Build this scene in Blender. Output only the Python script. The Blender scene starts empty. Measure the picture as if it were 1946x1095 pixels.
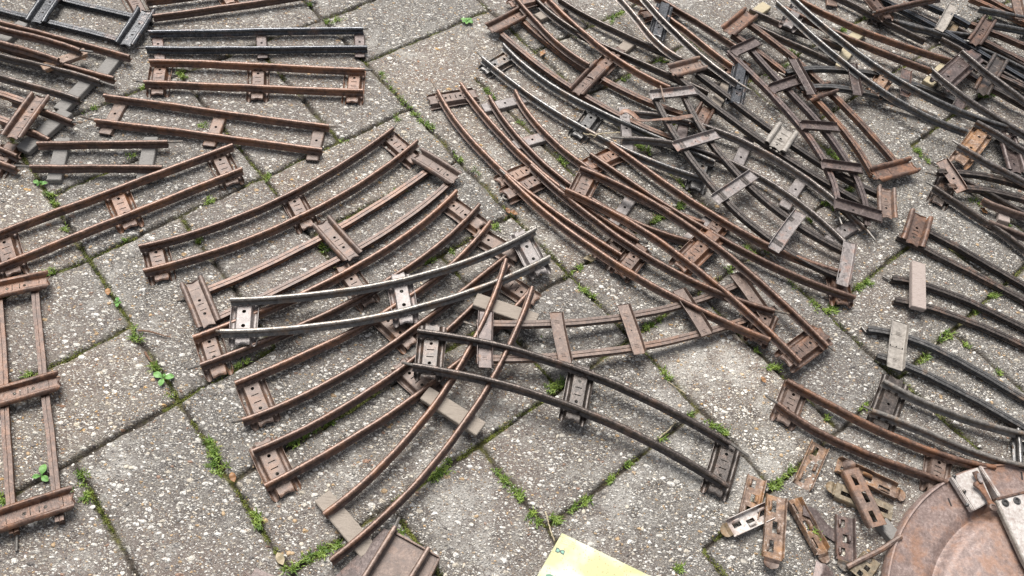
import bpy, bmesh, math, random
import numpy as np
from mathutils import Vector, Matrix
random.seed(7); rng=np.random.default_rng(7)
S=bpy.context.scene; C=S.collection
# ---------------------------------------------------------------- camera
F,PIT,ROLL,AZ=1600.0,0.961152446,0.170989475,-0.755301989
H=0.70; CX,CY=973.0,547.5
cp,sp=math.cos(PIT),math.sin(PIT)
FW=np.array([0,cp,-sp]); R0=np.array([1.,0,0]); U0=np.cross(R0,FW)
RT=math.cos(ROLL)*R0+math.sin(ROLL)*U0; UP=-math.sin(ROLL)*R0+math.cos(ROLL)*U0
cam=bpy.data.cameras.new('camera'); co=bpy.data.objects.new('camera',cam); C.objects.link(co)
M=Matrix.Identity(4)
for i in range(3): M[i][0]=RT[i]; M[i][1]=UP[i]; M[i][2]=-FW[i]
M[2][3]=H; co.matrix_world=M
cam.sensor_width=36; cam.lens=F/1946*36; cam.clip_start=.01; cam.clip_end=200
S.camera=co
# ---------------------------------------------------------------- light
SUN_EL,SUN_AZ=math.radians(60),math.radians(-25)   # azimuth from +y towards +x
w=bpy.data.worlds.new('World'); S.world=w; w.use_nodes=True
nt=w.node_tree; bg=nt.nodes['Background']; sk=nt.nodes.new('ShaderNodeTexSky'); sk.sky_type='NISHITA'
sk.sun_disc=False; sk.sun_elevation=SUN_EL; sk.sun_rotation=SUN_AZ; sk.dust_density=3; sk.air_density=.7; sk.ozone_density=1
hs=nt.nodes.new('ShaderNodeHueSaturation'); hs.inputs['Saturation'].default_value=.35   # veiled, overcast sky
nt.links.new(sk.outputs[0],hs.inputs['Color']); nt.links.new(hs.outputs[0],bg.inputs[0]); bg.inputs[1].default_value=.092
sl=bpy.data.lights.new('sun','SUN'); sl.energy=2.5; sl.angle=math.radians(34); sl.color=(1,.97,.93)
so=bpy.data.objects.new('sun',sl); C.objects.link(so)
sd=Vector((math.cos(SUN_EL)*math.sin(SUN_AZ),math.cos(SUN_EL)*math.cos(SUN_AZ),math.sin(SUN_EL)))
so.rotation_euler=sd.to_track_quat('Z','Y').to_euler(); so.location=sd*3
S.view_settings.view_transform='Standard'; S.view_settings.look='None'; S.view_settings.gamma=1
S.view_settings.exposure=1.06
# ---------------------------------------------------------------- helpers
def bp(x,y,z=0.):
    d=FW*F+RT*(x-CX)-UP*(y-CY); k=(z-H)/d[2]; return np.array([0,0,H])+d*k
def tag(o,label=None,cat=None,group=None,kind=None):
    if label: o['label']=label
    if cat: o['category']=cat
    if group: o['group']=group
    if kind: o['kind']=kind
    return o
def empty(name,loc,label,cat,group=None,rot=0):
    o=bpy.data.objects.new(name,None); C.objects.link(o); o.location=loc; o.rotation_euler=(0,0,rot)
    o.empty_display_size=.01; return tag(o,label,cat,group)
def mobj(name,verts,faces,mat,parent=None,smooth=True,solid=None,origin=None):
    """verts in world coordinates; stored relative to the parent (or origin)"""
    me=bpy.data.meshes.new(name)
    v=np.array(verts,float)
    off=np.array(parent.location) if parent is not None else (np.array(origin) if origin is not None else np.zeros(3))
    if parent is not None and parent.parent is not None: off=off+np.array(parent.parent.location)
    me.from_pydata((v-off).tolist(),[],faces); me.materials.append(mat)
    if smooth: me.polygons.foreach_set('use_smooth',[True]*len(me.polygons))
    me.update(); o=bpy.data.objects.new(name,me); C.objects.link(o)
    if parent is not None: o.parent=parent
    elif origin is not None: o.location=origin
    if solid:
        m=o.modifiers.new('sheet','SOLIDIFY'); m.thickness=solid; m.offset=0
    if smooth:
        m=o.modifiers.new('edge','EDGE_SPLIT'); m.split_angle=math.radians(38)
    return o
class G:
    def __init__(s): s.v=[]; s.f=[]
    def add(s,v,f):
        n=len(s.v); s.v+= [tuple(p) for p in v]; s.f+=[tuple(i+n for i in q) for q in f]
    def box(s,x0,x1,y0,y1,z0,z1):
        s.add([(x0,y0,z0),(x1,y0,z0),(x1,y1,z0),(x0,y1,z0),(x0,y0,z1),(x1,y0,z1),(x1,y1,z1),(x0,y1,z1)],
              [(0,3,2,1),(4,5,6,7),(0,1,5,4),(1,2,6,5),(2,3,7,6),(3,0,4,7)])
    def world(s,fr):
        O,X,Y,Z=fr; a=np.array(s.v,float); return O+a[:,:1]*X+a[:,1:2]*Y+a[:,2:3]*Z
def frame(p,q,up=(0,0,1),roll=0):
    p=np.array(p);q=np.array(q); X=q-p; L=np.linalg.norm(X); X/=L
    Y=np.cross(up,X); Y/=np.linalg.norm(Y); Z=np.cross(X,Y)
    if roll: c,s_=math.cos(roll),math.sin(roll); Y,Z=c*Y+s_*Z,-s_*Y+c*Z
    return ((p+q)/2,X,Y,Z),L
# ---------------------------------------------------------------- materials
def newmat(name):
    m=bpy.data.materials.new(name); m.use_nodes=True; t=m.node_tree; return m,t,t.nodes['Principled BSDF']
class N:
    def __init__(s,t): s.t=t
    def n(s,ty,**k):
        o=s.t.nodes.new(ty)
        for a,b in k.items(): setattr(o,a,b)
        return o
    def l(s,a,b): s.t.links.new(a,b)
    def noise(s,vec,scale,det=4,rough=.55,dist=0):
        o=s.n('ShaderNodeTexNoise'); o.inputs['Scale'].default_value=scale; o.inputs['Detail'].default_value=det
        o.inputs['Roughness'].default_value=rough; o.inputs['Distortion'].default_value=dist
        s.l(vec,o.inputs['Vector']); return o.outputs['Fac']
    def ramp(s,fac,stops,interp='LINEAR'):
        r=s.n('ShaderNodeValToRGB'); e=r.color_ramp; e.interpolation=interp
        while len(e.elements)<len(stops): e.elements.new(.5)
        for k,(p,c) in enumerate(stops):
            e.elements[k].position=p; e.elements[k].color=(*c,1) if not isinstance(c,(int,float)) else (c,c,c,1)
        s.l(fac,r.inputs[0]); return r.outputs[0]
    def mix(s,f,a,b,mode='MIX'):
        m=s.n('ShaderNodeMix',data_type='RGBA',blend_type=mode)
        for sock,v in((m.inputs[0],f),(m.inputs[6],a),(m.inputs[7],b)):
            if isinstance(v,(int,float)): sock.default_value=v
            elif isinstance(v,tuple): sock.default_value=(*v,1)
            else: s.l(v,sock)
        return m.outputs[2]
    def math(s,op,a,b=0,clamp=False):
        m=s.n('ShaderNodeMath',operation=op,use_clamp=clamp)
        for sock,v in((m.inputs[0],a),(m.inputs[1],b)):
            if isinstance(v,(int,float)): sock.default_value=v
            else: s.l(v,sock)
        return m.outputs[0]
    def bump(s,h,dist,st=1.,normal=None):
        b=s.n('ShaderNodeBump'); b.inputs['Distance'].default_value=dist; b.inputs['Strength'].default_value=st
        s.l(h,b.inputs['Height'])
        if normal: s.l(normal,b.inputs['Normal'])
        return b.outputs[0]
def metal(name,dark,mid,light,rust,rust_amt=.35,metallic=.35,rough=.55,speck=0.):
    m,t,b=newmat(name); k=N(t); g=k.n('ShaderNodeNewGeometry').outputs['Position']
    oi=k.n('ShaderNodeObjectInfo').outputs['Random']
    big=k.noise(g,45,3,.6); fine=k.noise(g,420,5,.7); med=k.noise(g,150,4,.65)
    c=k.ramp(k.math('ADD',k.math('MULTIPLY',fine,.55),k.math('MULTIPLY',med,.45)),[(.33,dark),(.5,mid),(.68,light)])
    rm=k.ramp(k.math('ADD',k.math('ADD',k.math('MULTIPLY',big,.65),k.math('MULTIPLY',med,.35)),k.math('MULTIPLY',k.math('SUBTRACT',oi,.5),.10)),[(.62-rust_amt*.4,0.),(.72-rust_amt*.3,1.)])
    c=k.mix(k.math('MULTIPLY',rm,.75),c,k.mix(fine,tuple(x*.55 for x in rust),tuple(min(1,x*1.35) for x in rust)))
    if speck:
        v=k.n('ShaderNodeTexVoronoi'); v.inputs['Scale'].default_value=300; k.l(g,v.inputs['Vector'])
        sm=k.ramp(k.noise(g,230,4,.75),[(.56,0.),(.62,1.)]); sm=k.math('MULTIPLY',sm,k.ramp(med,[(.45,0.),(.55,speck)]))
        c=k.mix(sm,c,(.50,.46,.42))
    # dust of paler oxide with its own spots
    sp_=k.ramp(k.noise(g,900,3,.8),[(.56,0.),(.66,1.)]); c=k.mix(k.math('MULTIPLY',sp_,.35),c,light)
    # grime in dark spots
    sp2=k.ramp(k.noise(g,260,3,.6),[(.30,1.),(.40,0.)]); c=k.mix(k.math('MULTIPLY',sp2,.5),c,dark)
    hs=k.n('ShaderNodeHueSaturation'); k.l(c,hs.inputs['Color']); k.l(k.math('ADD',k.math('MULTIPLY',oi,.35),.85),hs.inputs['Value'])
    k.l(hs.outputs[0],b.inputs['Base Color'])
    k.l(k.math('MULTIPLY',metallic,k.math('SUBTRACT',1,k.math('MULTIPLY',rm,.8))),b.inputs['Metallic'])
    k.l(k.math('ADD',rough-.17,k.math('MULTIPLY',fine,.26)),b.inputs['Roughness']); b.inputs['Specular IOR Level'].default_value=.7
    k.l(k.bump(k.math('ADD',fine,k.math('MULTIPLY',rm,.6)),.00035,.7),b.inputs['Normal'])
    return m
_M={
 'rust':((.026,.014,.009),(.080,.043,.028),(.20,.125,.09),(.19,.078,.03),.34,.25,.50),
 'pink':((.042,.025,.018),(.112,.073,.055),(.24,.175,.14),(.18,.085,.04),.28,.2,.56),
 'dark':((.015,.012,.010),(.044,.034,.028),(.14,.112,.095),(.11,.055,.03),.2,.4,.42),
 'blue':((.011,.012,.014),(.034,.036,.040),(.10,.10,.105),(.10,.05,.03),.12,.4,.32),
 'grey':((.045,.040,.034),(.115,.103,.09),(.25,.23,.20),(.20,.115,.055),.24,.25,.42),
 'slate':((.024,.023,.022),(.062,.059,.056),(.17,.16,.15),(.15,.085,.04),.2,.4,.40),
 'worn':((.035,.028,.024),(.095,.080,.070),(.23,.205,.185),(.14,.07,.035),.2,.4,.36),
 'plum':((.026,.017,.015),(.070,.047,.041),(.185,.145,.13),(.13,.06,.035),.2,.3,.48),
 'mauve':((.075,.062,.057),(.165,.143,.134),(.30,.27,.255),(.19,.085,.05),.22,.25,.5),
 'orange':((.055,.030,.018),(.145,.09,.06),(.34,.265,.22),(.25,.115,.03),.36,.2,.6,.5),
 'olive':((.07,.052,.028),(.16,.125,.078),(.32,.275,.20),(.22,.12,.04),.35,.2,.6,.3),
 'cream':((.15,.13,.11),(.27,.24,.205),(.42,.385,.34),(.22,.14,.08),.14,.1,.6),
 'white':((.22,.16,.13),(.46,.42,.385),(.64,.61,.57),(.16,.075,.045),.36,.05,.55),
}
MT={k_:metal(k_+'_steel',*v) for k_,v in _M.items()}
for k_ in ('rust','pink','dark','blue','grey','slate','worn','plum'):
    v=_M[k_]; f=1.35 if k_ not in('blue','slate') else 1.6
    MT[k_+'_worn']=metal(k_+'_worn_head',*[tuple(c*f+.006 for c in v[i_]) for i_ in range(3)],v[3],v[4]-.04,min(.6,v[5]+.15),v[6]-.08)
def wood(name,a,bc):
    m,t,b=newmat(name); k=N(t); tc=k.n('ShaderNodeTexCoord').outputs['Generated']
    mp=k.n('ShaderNodeMapping'); mp.inputs['Scale'].default_value=(3,40,6); k.l(tc,mp.inputs[0])
    gr=k.noise(mp.outputs[0],1.2,5,.7); g=k.n('ShaderNodeNewGeometry').outputs['Position']; f=k.noise(g,500,3)
    c=k.mix(k.math('ADD',k.math('MULTIPLY',gr,.7),k.math('MULTIPLY',f,.3)),a,bc)
    k.l(k.ramp(gr,[(.34,.45),(.5,1.)]),k.n('ShaderNodeMath').inputs[0])
    c=k.mix(k.ramp(gr,[(.33,.6),(.42,0.)]),c,tuple(x*.4 for x in a))
    k.l(c,b.inputs['Base Color']); b.inputs['Roughness'].default_value=.8
    k.l(k.bump(gr,.0006,.8),b.inputs['Normal']); return m
MT['wood']=wood('weathered_wood',(.17,.14,.11),(.36,.31,.26))
MT['gwood']=wood('grey_weathered_wood',(.11,.103,.095),(.27,.255,.235))
MT['ywood']=wood('yellowed_wood',(.26,.21,.13),(.48,.42,.29))
MT['pwood']=wood('stained_wood',(.22,.17,.145),(.40,.34,.305))
# ---------------------------------------------------------------- ground
A_=np.array([math.cos(AZ),math.sin(AZ)]); B_=np.array([-math.sin(AZ),math.cos(AZ)])
US=.1365*H; VS=.1362*H
def lat(x,y):
    a=x*A_[0]+y*A_[1]; b=x*B_[0]+y*B_[1]
    return (a+.86*H)/US,(b-.05*H)/VS
def unlat(u,v):
    P=A_*(-.86*H+US*u)+B_*(.05*H+VS*v); return P
VL=[(-1,2,5),(0,-5,5),(1,0,2),(1,4,6),(2,-2,2),(2,4,6),(3,-2,0),(3,2,4),(3,6,8),(4,-5,6),(5,0,2),(5,4,6),(6,-4,9),(7,-3,0),(7,6,9),
    (8,-3,4),(8,5,7),(9,4,8),(11,0,3),(-3,-2,3),(13,1,5)]
UL=[(-3,-4,-0),(-2,0,5),(-1,0,1),(-1,4,6),(0,-3,4),(0,6,9),(1,-3,0),(1,2,4),(1,6,8),(2,-3,1),(2,2,4),(2,6,7),(2,8,11),(3,0,6),(3,8,13),(4,0,6),(4,7,8),(4,9,11),
    (5,2,4),(5,6,8),(6,3,6),(6,6,9),(7,1,4),(8,1,3)]
O=30
EV=np.zeros((80,80),bool); EU=np.zeros((80,80),bool)   # EV[v+O,u+O]: joint on line v between u,u+1
for v,a,b in VL:
    for u in range(a,b): EV[v+O,u+O]=True
for u,a,b in UL:
    for v in range(a,b): EU[u+O,v+O]=True
for i in range(-29,40):      # plain running slabs beyond what the photograph shows
    for j in range(-29,40):
        if i<-5 or i>9 or j<-3 or j>14:
            if i%2==0: EU[i+O,j+O]=True
            if (j+(i//2)*2)%3==0: EV[j+O,i+O]=True
_par={}
def _find(a):
    while _par.setdefault(a,a)!=a: a=_par[a]
    return a
SLAB=np.zeros((80,80))
for i in range(-29,39):
    for j in range(-29,39):
        if not EU[i+1+O,j+O]: _par[_find((i,j))]=_find((i+1,j))
        if not EV[j+1+O,i+O]: _par[_find((i,j))]=_find((i,j+1))
for i in range(-29,39):
    for j in range(-29,39):
        r_=_find((i,j)); SLAB[i+O,j+O]=random.Random(r_[0]*131+r_[1]*17+5).random()
def vnoise(x,y,s,seed):
    r=np.random.default_rng(seed); T=r.random((256,256)); X=x*s; Y=y*s
    xi=np.floor(X).astype(int); yi=np.floor(Y).astype(int); fx=X-xi; fy=Y-yi
    fx=fx*fx*(3-2*fx); fy=fy*fy*(3-2*fy); g=lambda a,b:T[a%256,b%256]
    return (g(xi,yi)*(1-fx)+g(xi+1,yi)*fx)*(1-fy)+(g(xi,yi+1)*(1-fx)+g(xi+1,yi+1)*fx)*fy
def sm(x,a,b):
    t=np.clip((x-a)/(b-a),0,1); return t*t*(3-2*t)
def jointdist(x,y):
    wx=x+(vnoise(x,y,55,1)-.5)*.0035+(vnoise(x,y,260,11)-.5)*.0014; wy=y+(vnoise(x,y,55,2)-.5)*.0035+(vnoise(x,y,260,12)-.5)*.0014
    u,v=lat(wx,wy); u=np.clip(u,-28,38); v=np.clip(v,-28,38)
    iu=np.round(u).astype(int); jv=np.round(v).astype(int); fu=np.floor(u).astype(int); fv=np.floor(v).astype(int)
    d=np.full(x.shape,.05)
    ok=EU[iu+O,fv+O]; d=np.where(ok,np.minimum(d,np.abs(u-iu)*US),d)
    ok=EV[jv+O,fu+O]; d=np.where(ok,np.minimum(d,np.abs(v-jv)*VS),d)
    return d
def groundz(x,y):
    d=jointdist(x,y)
    wj=.0002+.0015*vnoise(x,y,40,5)
    groove=1-sm(d,wj,wj+.0018)
    edge=1-sm(d,wj,wj+.007)
    z=-.0042*groove-.0007*edge
    z=z+(vnoise(x,y,9,6)-.5)*.0022+(vnoise(x,y,60,7)-.5)*.0007+(vnoise(x,y,300,8)-.5)*.00045*(1-groove)
    z=z+.0018*groove*vnoise(x,y,35,9)
    return z,groove,d
cs=[bp(-60,-60),bp(2010,-60),bp(-60,1160),bp(2010,1160)]
x0,x1=min(c[0] for c in cs)-.01,max(c[0] for c in cs)+.01; y0,y1=min(c[1] for c in cs)-.01,max(c[1] for c in cs)+.01
st=.0016
def axis(a,b):
    m=np.arange(a,b,st); o=[.003,.008,.02,.05,.12,.3,.7,1.6,4,10,25]
    return np.concatenate([[a-k for k in o[::-1]],m,[m[-1]+k for k in o]])
xs,ys=axis(x0,x1),axis(y0,y1); XX,YY=np.meshgrid(xs,ys); xf,yf=XX.ravel(),YY.ravel()
zf,gf,df=groundz(xf,yf)
far=(np.abs(xf-(x0+x1)/2)>(x1-x0)/2+.01)|(np.abs(yf-(y0+y1)/2)>(y1-y0)/2+.01)
nx,ny=len(xs),len(ys)
me=bpy.data.meshes.new('paving'); nv=nx*ny; me.vertices.add(nv)
me.vertices.foreach_set('co',np.stack([xf,yf,zf],1).astype(np.float32).ravel())
I,J=np.meshgrid(np.arange(nx-1),np.arange(ny-1)); b0=(J*nx+I).ravel(); q=np.stack([b0,b0+1,b0+nx+1,b0+nx],1).astype(np.int32)
me.loops.add(q.size); me.loops.foreach_set('vertex_index',q.ravel()); me.polygons.add(len(q))
me.polygons.foreach_set('loop_start',np.arange(0,q.size,4,dtype=np.int32)); me.polygons.foreach_set('loop_total',np.full(len(q),4,np.int32))
me.update(calc_edges=True); me.polygons.foreach_set('use_smooth',np.ones(len(q),bool))
at=me.attributes.new('joint','FLOAT','POINT'); at.data.foreach_set('value',gf.astype(np.float32))
near=1-sm(df,.002,.010); at=me.attributes.new('nearjoint','FLOAT','POINT'); at.data.foreach_set('value',near.astype(np.float32))
wr=np.zeros(len(xf))
for px_,py_,rr_,a_ in [(860,790,75,1),(1000,800,60,.6),(850,990,70,1),(930,1030,60,.8),(1340,690,110,1),(1260,960,90,.9),(1420,900,80,.8),(1180,600,50,.4),(720,820,60,.5),(240,610,60,.5),(185,600,50,.6),(500,20,30,.8),(800,40,60,.4),(620,480,60,.4),(700,640,70,.5),(520,1040,60,.4),(330,1060,60,.5),(1600,800,60,.4),(1560,640,60,.4),(1060,640,60,.5),(140,1000,60,.3),(930,430,40,.4),(1500,980,40,.4)]:
    c_=bp(px_,py_); s_=rr_*.0005; wr=np.maximum(wr,a_*np.exp(-(((xf-c_[0])**2+(yf-c_[1])**2)/(2*s_*s_)*.8)))
at=me.attributes.new('wear','FLOAT','POINT'); at.data.foreach_set('value',wr.astype(np.float32))
ui,vi=lat(xf,yf); ci=np.clip(np.floor(ui).astype(int)+O,0,79); cj=np.clip(np.floor(vi).astype(int)+O,0,79)
at=me.attributes.new('slab','FLOAT','POINT'); at.data.foreach_set('value',SLAB[ci,cj].astype(np.float32))
gobj=bpy.data.objects.new('paving',me); C.objects.link(gobj); tag(gobj,'exposed pebble concrete paving slabs with mossy joints','paving',kind='structure')
def paver():
    m,t,b=newmat('pebble_concrete'); k=N(t); g=k.n('ShaderNodeTexCoord').outputs['Object']
    nz=k.n('ShaderNodeTexNoise'); nz.inputs['Scale'].default_value=260; nz.inputs['Detail'].default_value=2; k.l(g,nz.inputs['Vector'])
    sub=k.n('ShaderNodeVectorMath',operation='SUBTRACT'); k.l(nz.outputs['Color'],sub.inputs[0]); sub.inputs[1].default_value=(.5,.5,.5)
    scl=k.n('ShaderNodeVectorMath',operation='SCALE'); k.l(sub.outputs[0],scl.inputs[0]); scl.inputs['Scale'].default_value=.0036
    ad=k.n('ShaderNodeVectorMath',operation='ADD'); k.l(g,ad.inputs[0]); k.l(scl.outputs[0],ad.inputs[1]); P=ad.outputs[0]
    big=k.noise(g,14,4,.6); mid=k.noise(g,60,4,.65); fine=k.noise(g,700,4,.75); tint=k.noise(g,5,3,.5)
    # cement matrix
    c=k.ramp(k.math('ADD',k.math('MULTIPLY',fine,.6),k.math('MULTIPLY',mid,.4)),[(.36,(.022,.020,.018)),(.5,(.105,.096,.088)),(.64,(.30,.285,.265))])
    c=k.mix(k.ramp(tint,[(.42,0.),(.62,.35)]),c,(.20,.14,.115))
    h=k.math('MULTIPLY',fine,.35)
    for sc,thr,rmin,rmax,off,hh,rot in((640,.22,.20,.48,7.3,.35,.3),(340,.36,.18,.44,3.1,.6,1.1),(190,.55,.17,.42,0.,.9,2.0),(105,.80,.16,.38,1.7,1.,.7)):
        mp=k.n('ShaderNodeMapping'); mp.inputs['Scale'].default_value=(1,1.45,0); mp.inputs['Location'].default_value=(off,off*1.3,0); mp.inputs['Rotation'].default_value=(0,0,rot); k.l(P,mp.inputs[0])
        v=k.n('ShaderNodeTexVoronoi',voronoi_dimensions='2D'); v.inputs['Scale'].default_value=sc; v.inputs['Randomness'].default_value=1; k.l(mp.outputs[0],v.inputs['Vector'])
        sc_=k.n('ShaderNodeSeparateColor'); k.l(v.outputs['Color'],sc_.inputs[0]); r_,g_,b_=sc_.outputs
        rad=k.math('ADD',rmin,k.math('MULTIPLY',b_,rmax-rmin))
        on=k.math('GREATER_THAN',r_,thr)
        e=k.math('MULTIPLY',k.math('SUBTRACT',rad,v.outputs['Distance']),14,True)
        mk=k.math('MULTIPLY',e,on)
        if sc<500: col=k.ramp(g_,[(0,(.68,.66,.61)),(.34,(.80,.78,.74)),(.52,(.52,.47,.39)),(.65,(.50,.34,.18)),(.70,(.30,.285,.27)),(.84,(.56,.53,.47)),(.93,(.13,.12,.12)),(.97,(.33,.20,.14))],'CONSTANT')
        else: col=k.ramp(g_,[(0,(.58,.56,.51)),(.42,(.42,.38,.32)),(.62,(.26,.23,.20)),(.80,(.10,.09,.085)),(.9,(.5,.36,.22))],'CONSTANT')
        col=k.mix(k.math('MULTIPLY',fine,.35),col,(.22,.20,.17))
        c=k.mix(mk,c,col)
        rounded=k.math('MULTIPLY',k.math('SUBTRACT',rad,v.outputs['Distance']),4,True)
        h=k.math('ADD',h,k.math('MULTIPLY',k.math('MULTIPLY',rounded,on),hh))
    # dark dirt film and pale lichen crust
    c=k.mix(k.math('MULTIPLY',k.ramp(mid,[(.50,0.),(.66,1.)]),.42),c,(.085,.075,.062))
    we=k.n('ShaderNodeAttribute',attribute_name='wear').outputs['Fac']
    li=k.math('MULTIPLY',k.ramp(k.math('ADD',k.math('ADD',k.math('MULTIPLY',big,.7),k.math('MULTIPLY',mid,.3)),k.math('MULTIPLY',we,.12)),[(.56,0.),(.66,1.)]),k.ramp(k.noise(g,420,4,.8),[(.40,0.),(.54,1.)]))
    c=k.mix(k.math('MULTIPLY',li,.55),c,(.50,.49,.46))
    sl_=k.n('ShaderNodeAttribute',attribute_name='slab').outputs['Fac']
    hv=k.n('ShaderNodeHueSaturation'); k.l(c,hv.inputs['Color']); k.l(k.math('ADD',.84,k.math('MULTIPLY',sl_,.30)),hv.inputs['Value']); k.l(k.math('ADD',.72,k.math('MULTIPLY',sl_,.45)),hv.inputs['Saturation'])
    c=k.mix(1.,hv.outputs[0],(1.0,.98,.95),'MULTIPLY')
    # joints: soil, moss
    j=k.n('ShaderNodeAttribute',attribute_name='joint').outputs['Fac']; nj=k.n('ShaderNodeAttribute',attribute_name='nearjoint').outputs['Fac']
    soil=k.ramp(fine,[(.3,(.012,.010,.008)),(.7,(.075,.058,.040))])
    mo=k.ramp(k.noise(g,30,4,.7),[(.50,0.),(.60,.8)])
    moss=k.ramp(k.noise(g,600,4,.8),[(.3,(.022,.024,.006)),(.5,(.09,.09,.014)),(.7,(.24,.23,.045))])
    jc=k.mix(mo,soil,moss)
    c=k.mix(k.math('MULTIPLY',nj,k.math('MULTIPLY',k.ramp(k.noise(g,180,4,.7),[(.45,0.),(.6,1.)]),.5)),c,k.mix(mo,(.05,.042,.032),(.08,.08,.022)))
    c=k.mix(j,c,jc)
    k.l(c,b.inputs['Base Color']); b.inputs['Roughness'].default_value=.75; b.inputs['Specular IOR Level'].default_value=.35
    k.l(k.bump(h,.0016,1.),b.inputs['Normal']); return m
me.materials.append(paver())
def gz(x,y):
    return float(groundz(np.array([x]),np.array([y]))[0][0])
# ---------------------------------------------------------------- track parts
HT=.0055   # sleeper height
RH=.0085   # rail height
_h=[(3.3,0),(3.35,.4),(2.6,.7),(1.4,1.05),(.8,1.8),(.55,3.0),(.5,4.3),(.85,4.75),(1.75,5.1),(2.15,5.9),(2.2,6.8),(1.8,7.8),(1.0,8.4),(.35,8.5)]
PROF=[(-.35,0),(-.35,1.0),(.35,1.0),(.35,0)]+_h+[(-x,z) for x,z in _h[::-1]]
def smoothpts(P,n,deg):
    P=np.array(P); d=np.r_[0,np.cumsum(np.linalg.norm(np.diff(P[:,:2],axis=0),axis=1))]; t=d/d[-1]
    deg=min(deg,len(P)-1); wts=np.ones(len(P)); wts[0]=wts[-1]=3
    T=np.linspace(0,1,n); out=np.stack([np.polyval(np.polyfit(t,P[:,i],deg,w=wts),T) for i in range(2)]+[np.interp(T,t,P[:,2])],1)
    a=random.uniform(0,6); nn=np.array([-(P[-1]-P[0])[1],(P[-1]-P[0])[0],0]); nn/=np.linalg.norm(nn)+1e-9
    out=out+nn*((np.sin(T*17+a)*.00022+np.sin(T*41+a*2)*.00014)*np.sin(T*math.pi))[:,None]; out[:,2]+=np.sin(T*13+a)*.0003*np.sin(T*math.pi)
    return out,d[-1]
HEAD={k for k in range(len(PROF)) if PROF[k][1]>=5.8 and PROF[(k+1)%len(PROF)][1]>=5.8}
def sweep(prof,path,flip,closed=True):
    pr=np.array(prof,float)*.001; n=len(pr); V=[]; Fc=[]
    for i,p in enumerate(path):
        t=path[min(i+1,len(path)-1)]-path[max(i-1,0)]; t/=np.linalg.norm(t)
        s=np.cross([0,0,1.],t); s/=np.linalg.norm(s); z=np.cross(t,s)
        for x,h in pr: V.append(p+s*x+z*((RH-h) if flip else h))
    for i in range(len(path)-1):
        for k_ in range(n):
            a=i*n+k_; b=i*n+(k_+1)%n
            Fc.append((a,b,b+n,a+n) if not flip else (a,a+n,b+n,b))
    Fc.append(tuple(range(n))[::-1] if not flip else tuple(range(n))); e=(len(path)-1)*n
    Fc.append(tuple(range(e,e+n)) if not flip else tuple(range(e,e+n))[::-1])
    return V,Fc
def tube(p,q,r,n=8,taper=.75):
    fr,L=frame(p,q); V=[];Fc=[]; O_,X,Y,Z=fr
    for i,(s,k_) in enumerate(((-.5,1),(.4,1),(.5,taper))):
        for a in range(n): V.append(O_+X*L*s+(Y*math.cos(a*2*math.pi/n)+Z*math.sin(a*2*math.pi/n))*r*k_)
    for i in range(2):
        for a in range(n): Fc.append((i*n+a,i*n+(a+1)%n,(i+1)*n+(a+1)%n,(i+1)*n+a))
    Fc.append(tuple(range(n))[::-1]); Fc.append(tuple(range(2*n,3*n))); return V,Fc
def plate(g,L,hw,z,feats,n_end=True,curve=None):
    """flat plate along x from -L/2 to L/2, half width hw, with features (kind,xc,size...) cut out"""
    x=-L/2
    def quad(xa,xb,ya,yb): g.add([(xa,ya,z),(xb,ya,z),(xb,yb,z),(xa,yb,z)],[(0,1,2,3)])
    for ft in sorted(feats,key=lambda f:f[1]):
        kind,xc=ft[0],ft[1]
        if kind=='hole': r,yc=ft[2],ft[3] if len(ft)>3 else 0; xa,xb=xc-r*1.35,xc+r*1.35
        else: sx,sy=ft[2],ft[3]; xa,xb=xc-sx/2-.0003,xc+sx/2+.0003
        if xa<x or xb>L/2: continue
        quad(x,xa,-hw,hw)
        if kind=='hole':
            n=16; V=[]
            for i in range(n):
                a=2*math.pi*(i+.5)/n; c_,s_=math.cos(a),math.sin(a); V.append((xc+c_*r,yc+s_*r,z))
                m=1/max(abs(c_)/((xb-xa)/2),abs(s_)/(hw*1.0)); V.append((min(max(xc+c_*m,xa),xb),max(-hw,min(hw,s_*m+ (yc if abs(s_*m)<hw*.99 else 0))),z))
            g.add(V,[(2*i,2*i+1,(2*i+3)%(2*n),(2*i+2)%(2*n)) for i in range(n)])
            for sx_ in(-1,1):
                for sy_ in(-1,1):
                    # corner fill
                    cand=[V[2*i+1] for i in range(n) if (V[2*i+1][0]-xc)*sx_>0 and (V[2*i+1][1])*sy_>0]
                    onx=[p for p in cand if abs(abs(p[0]-xc)-(xb-xa)/2)<1e-6]; ony=[p for p in cand if abs(abs(p[1])-hw)<1e-6]
                    if onx and ony:
                        p1=max(onx,key=lambda p:abs(p[1])); p2=max(ony,key=lambda p:abs(p[0]-xc)); g.add([p1,(xc+sx_*(xb-xa)/2,sy_*hw,z),p2],[(0,1,2)])
        else:
            ya,yb=-sy/2,sy/2; a_,b_=xc-sx/2,xc+sx/2
            quad(xa,xb,-hw,ya); quad(xa,xb,yb,hw); quad(xa,a_,ya,yb); quad(b_,xb,ya,yb)
        x=xb
    quad(x,L/2,-hw,hw)
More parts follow.
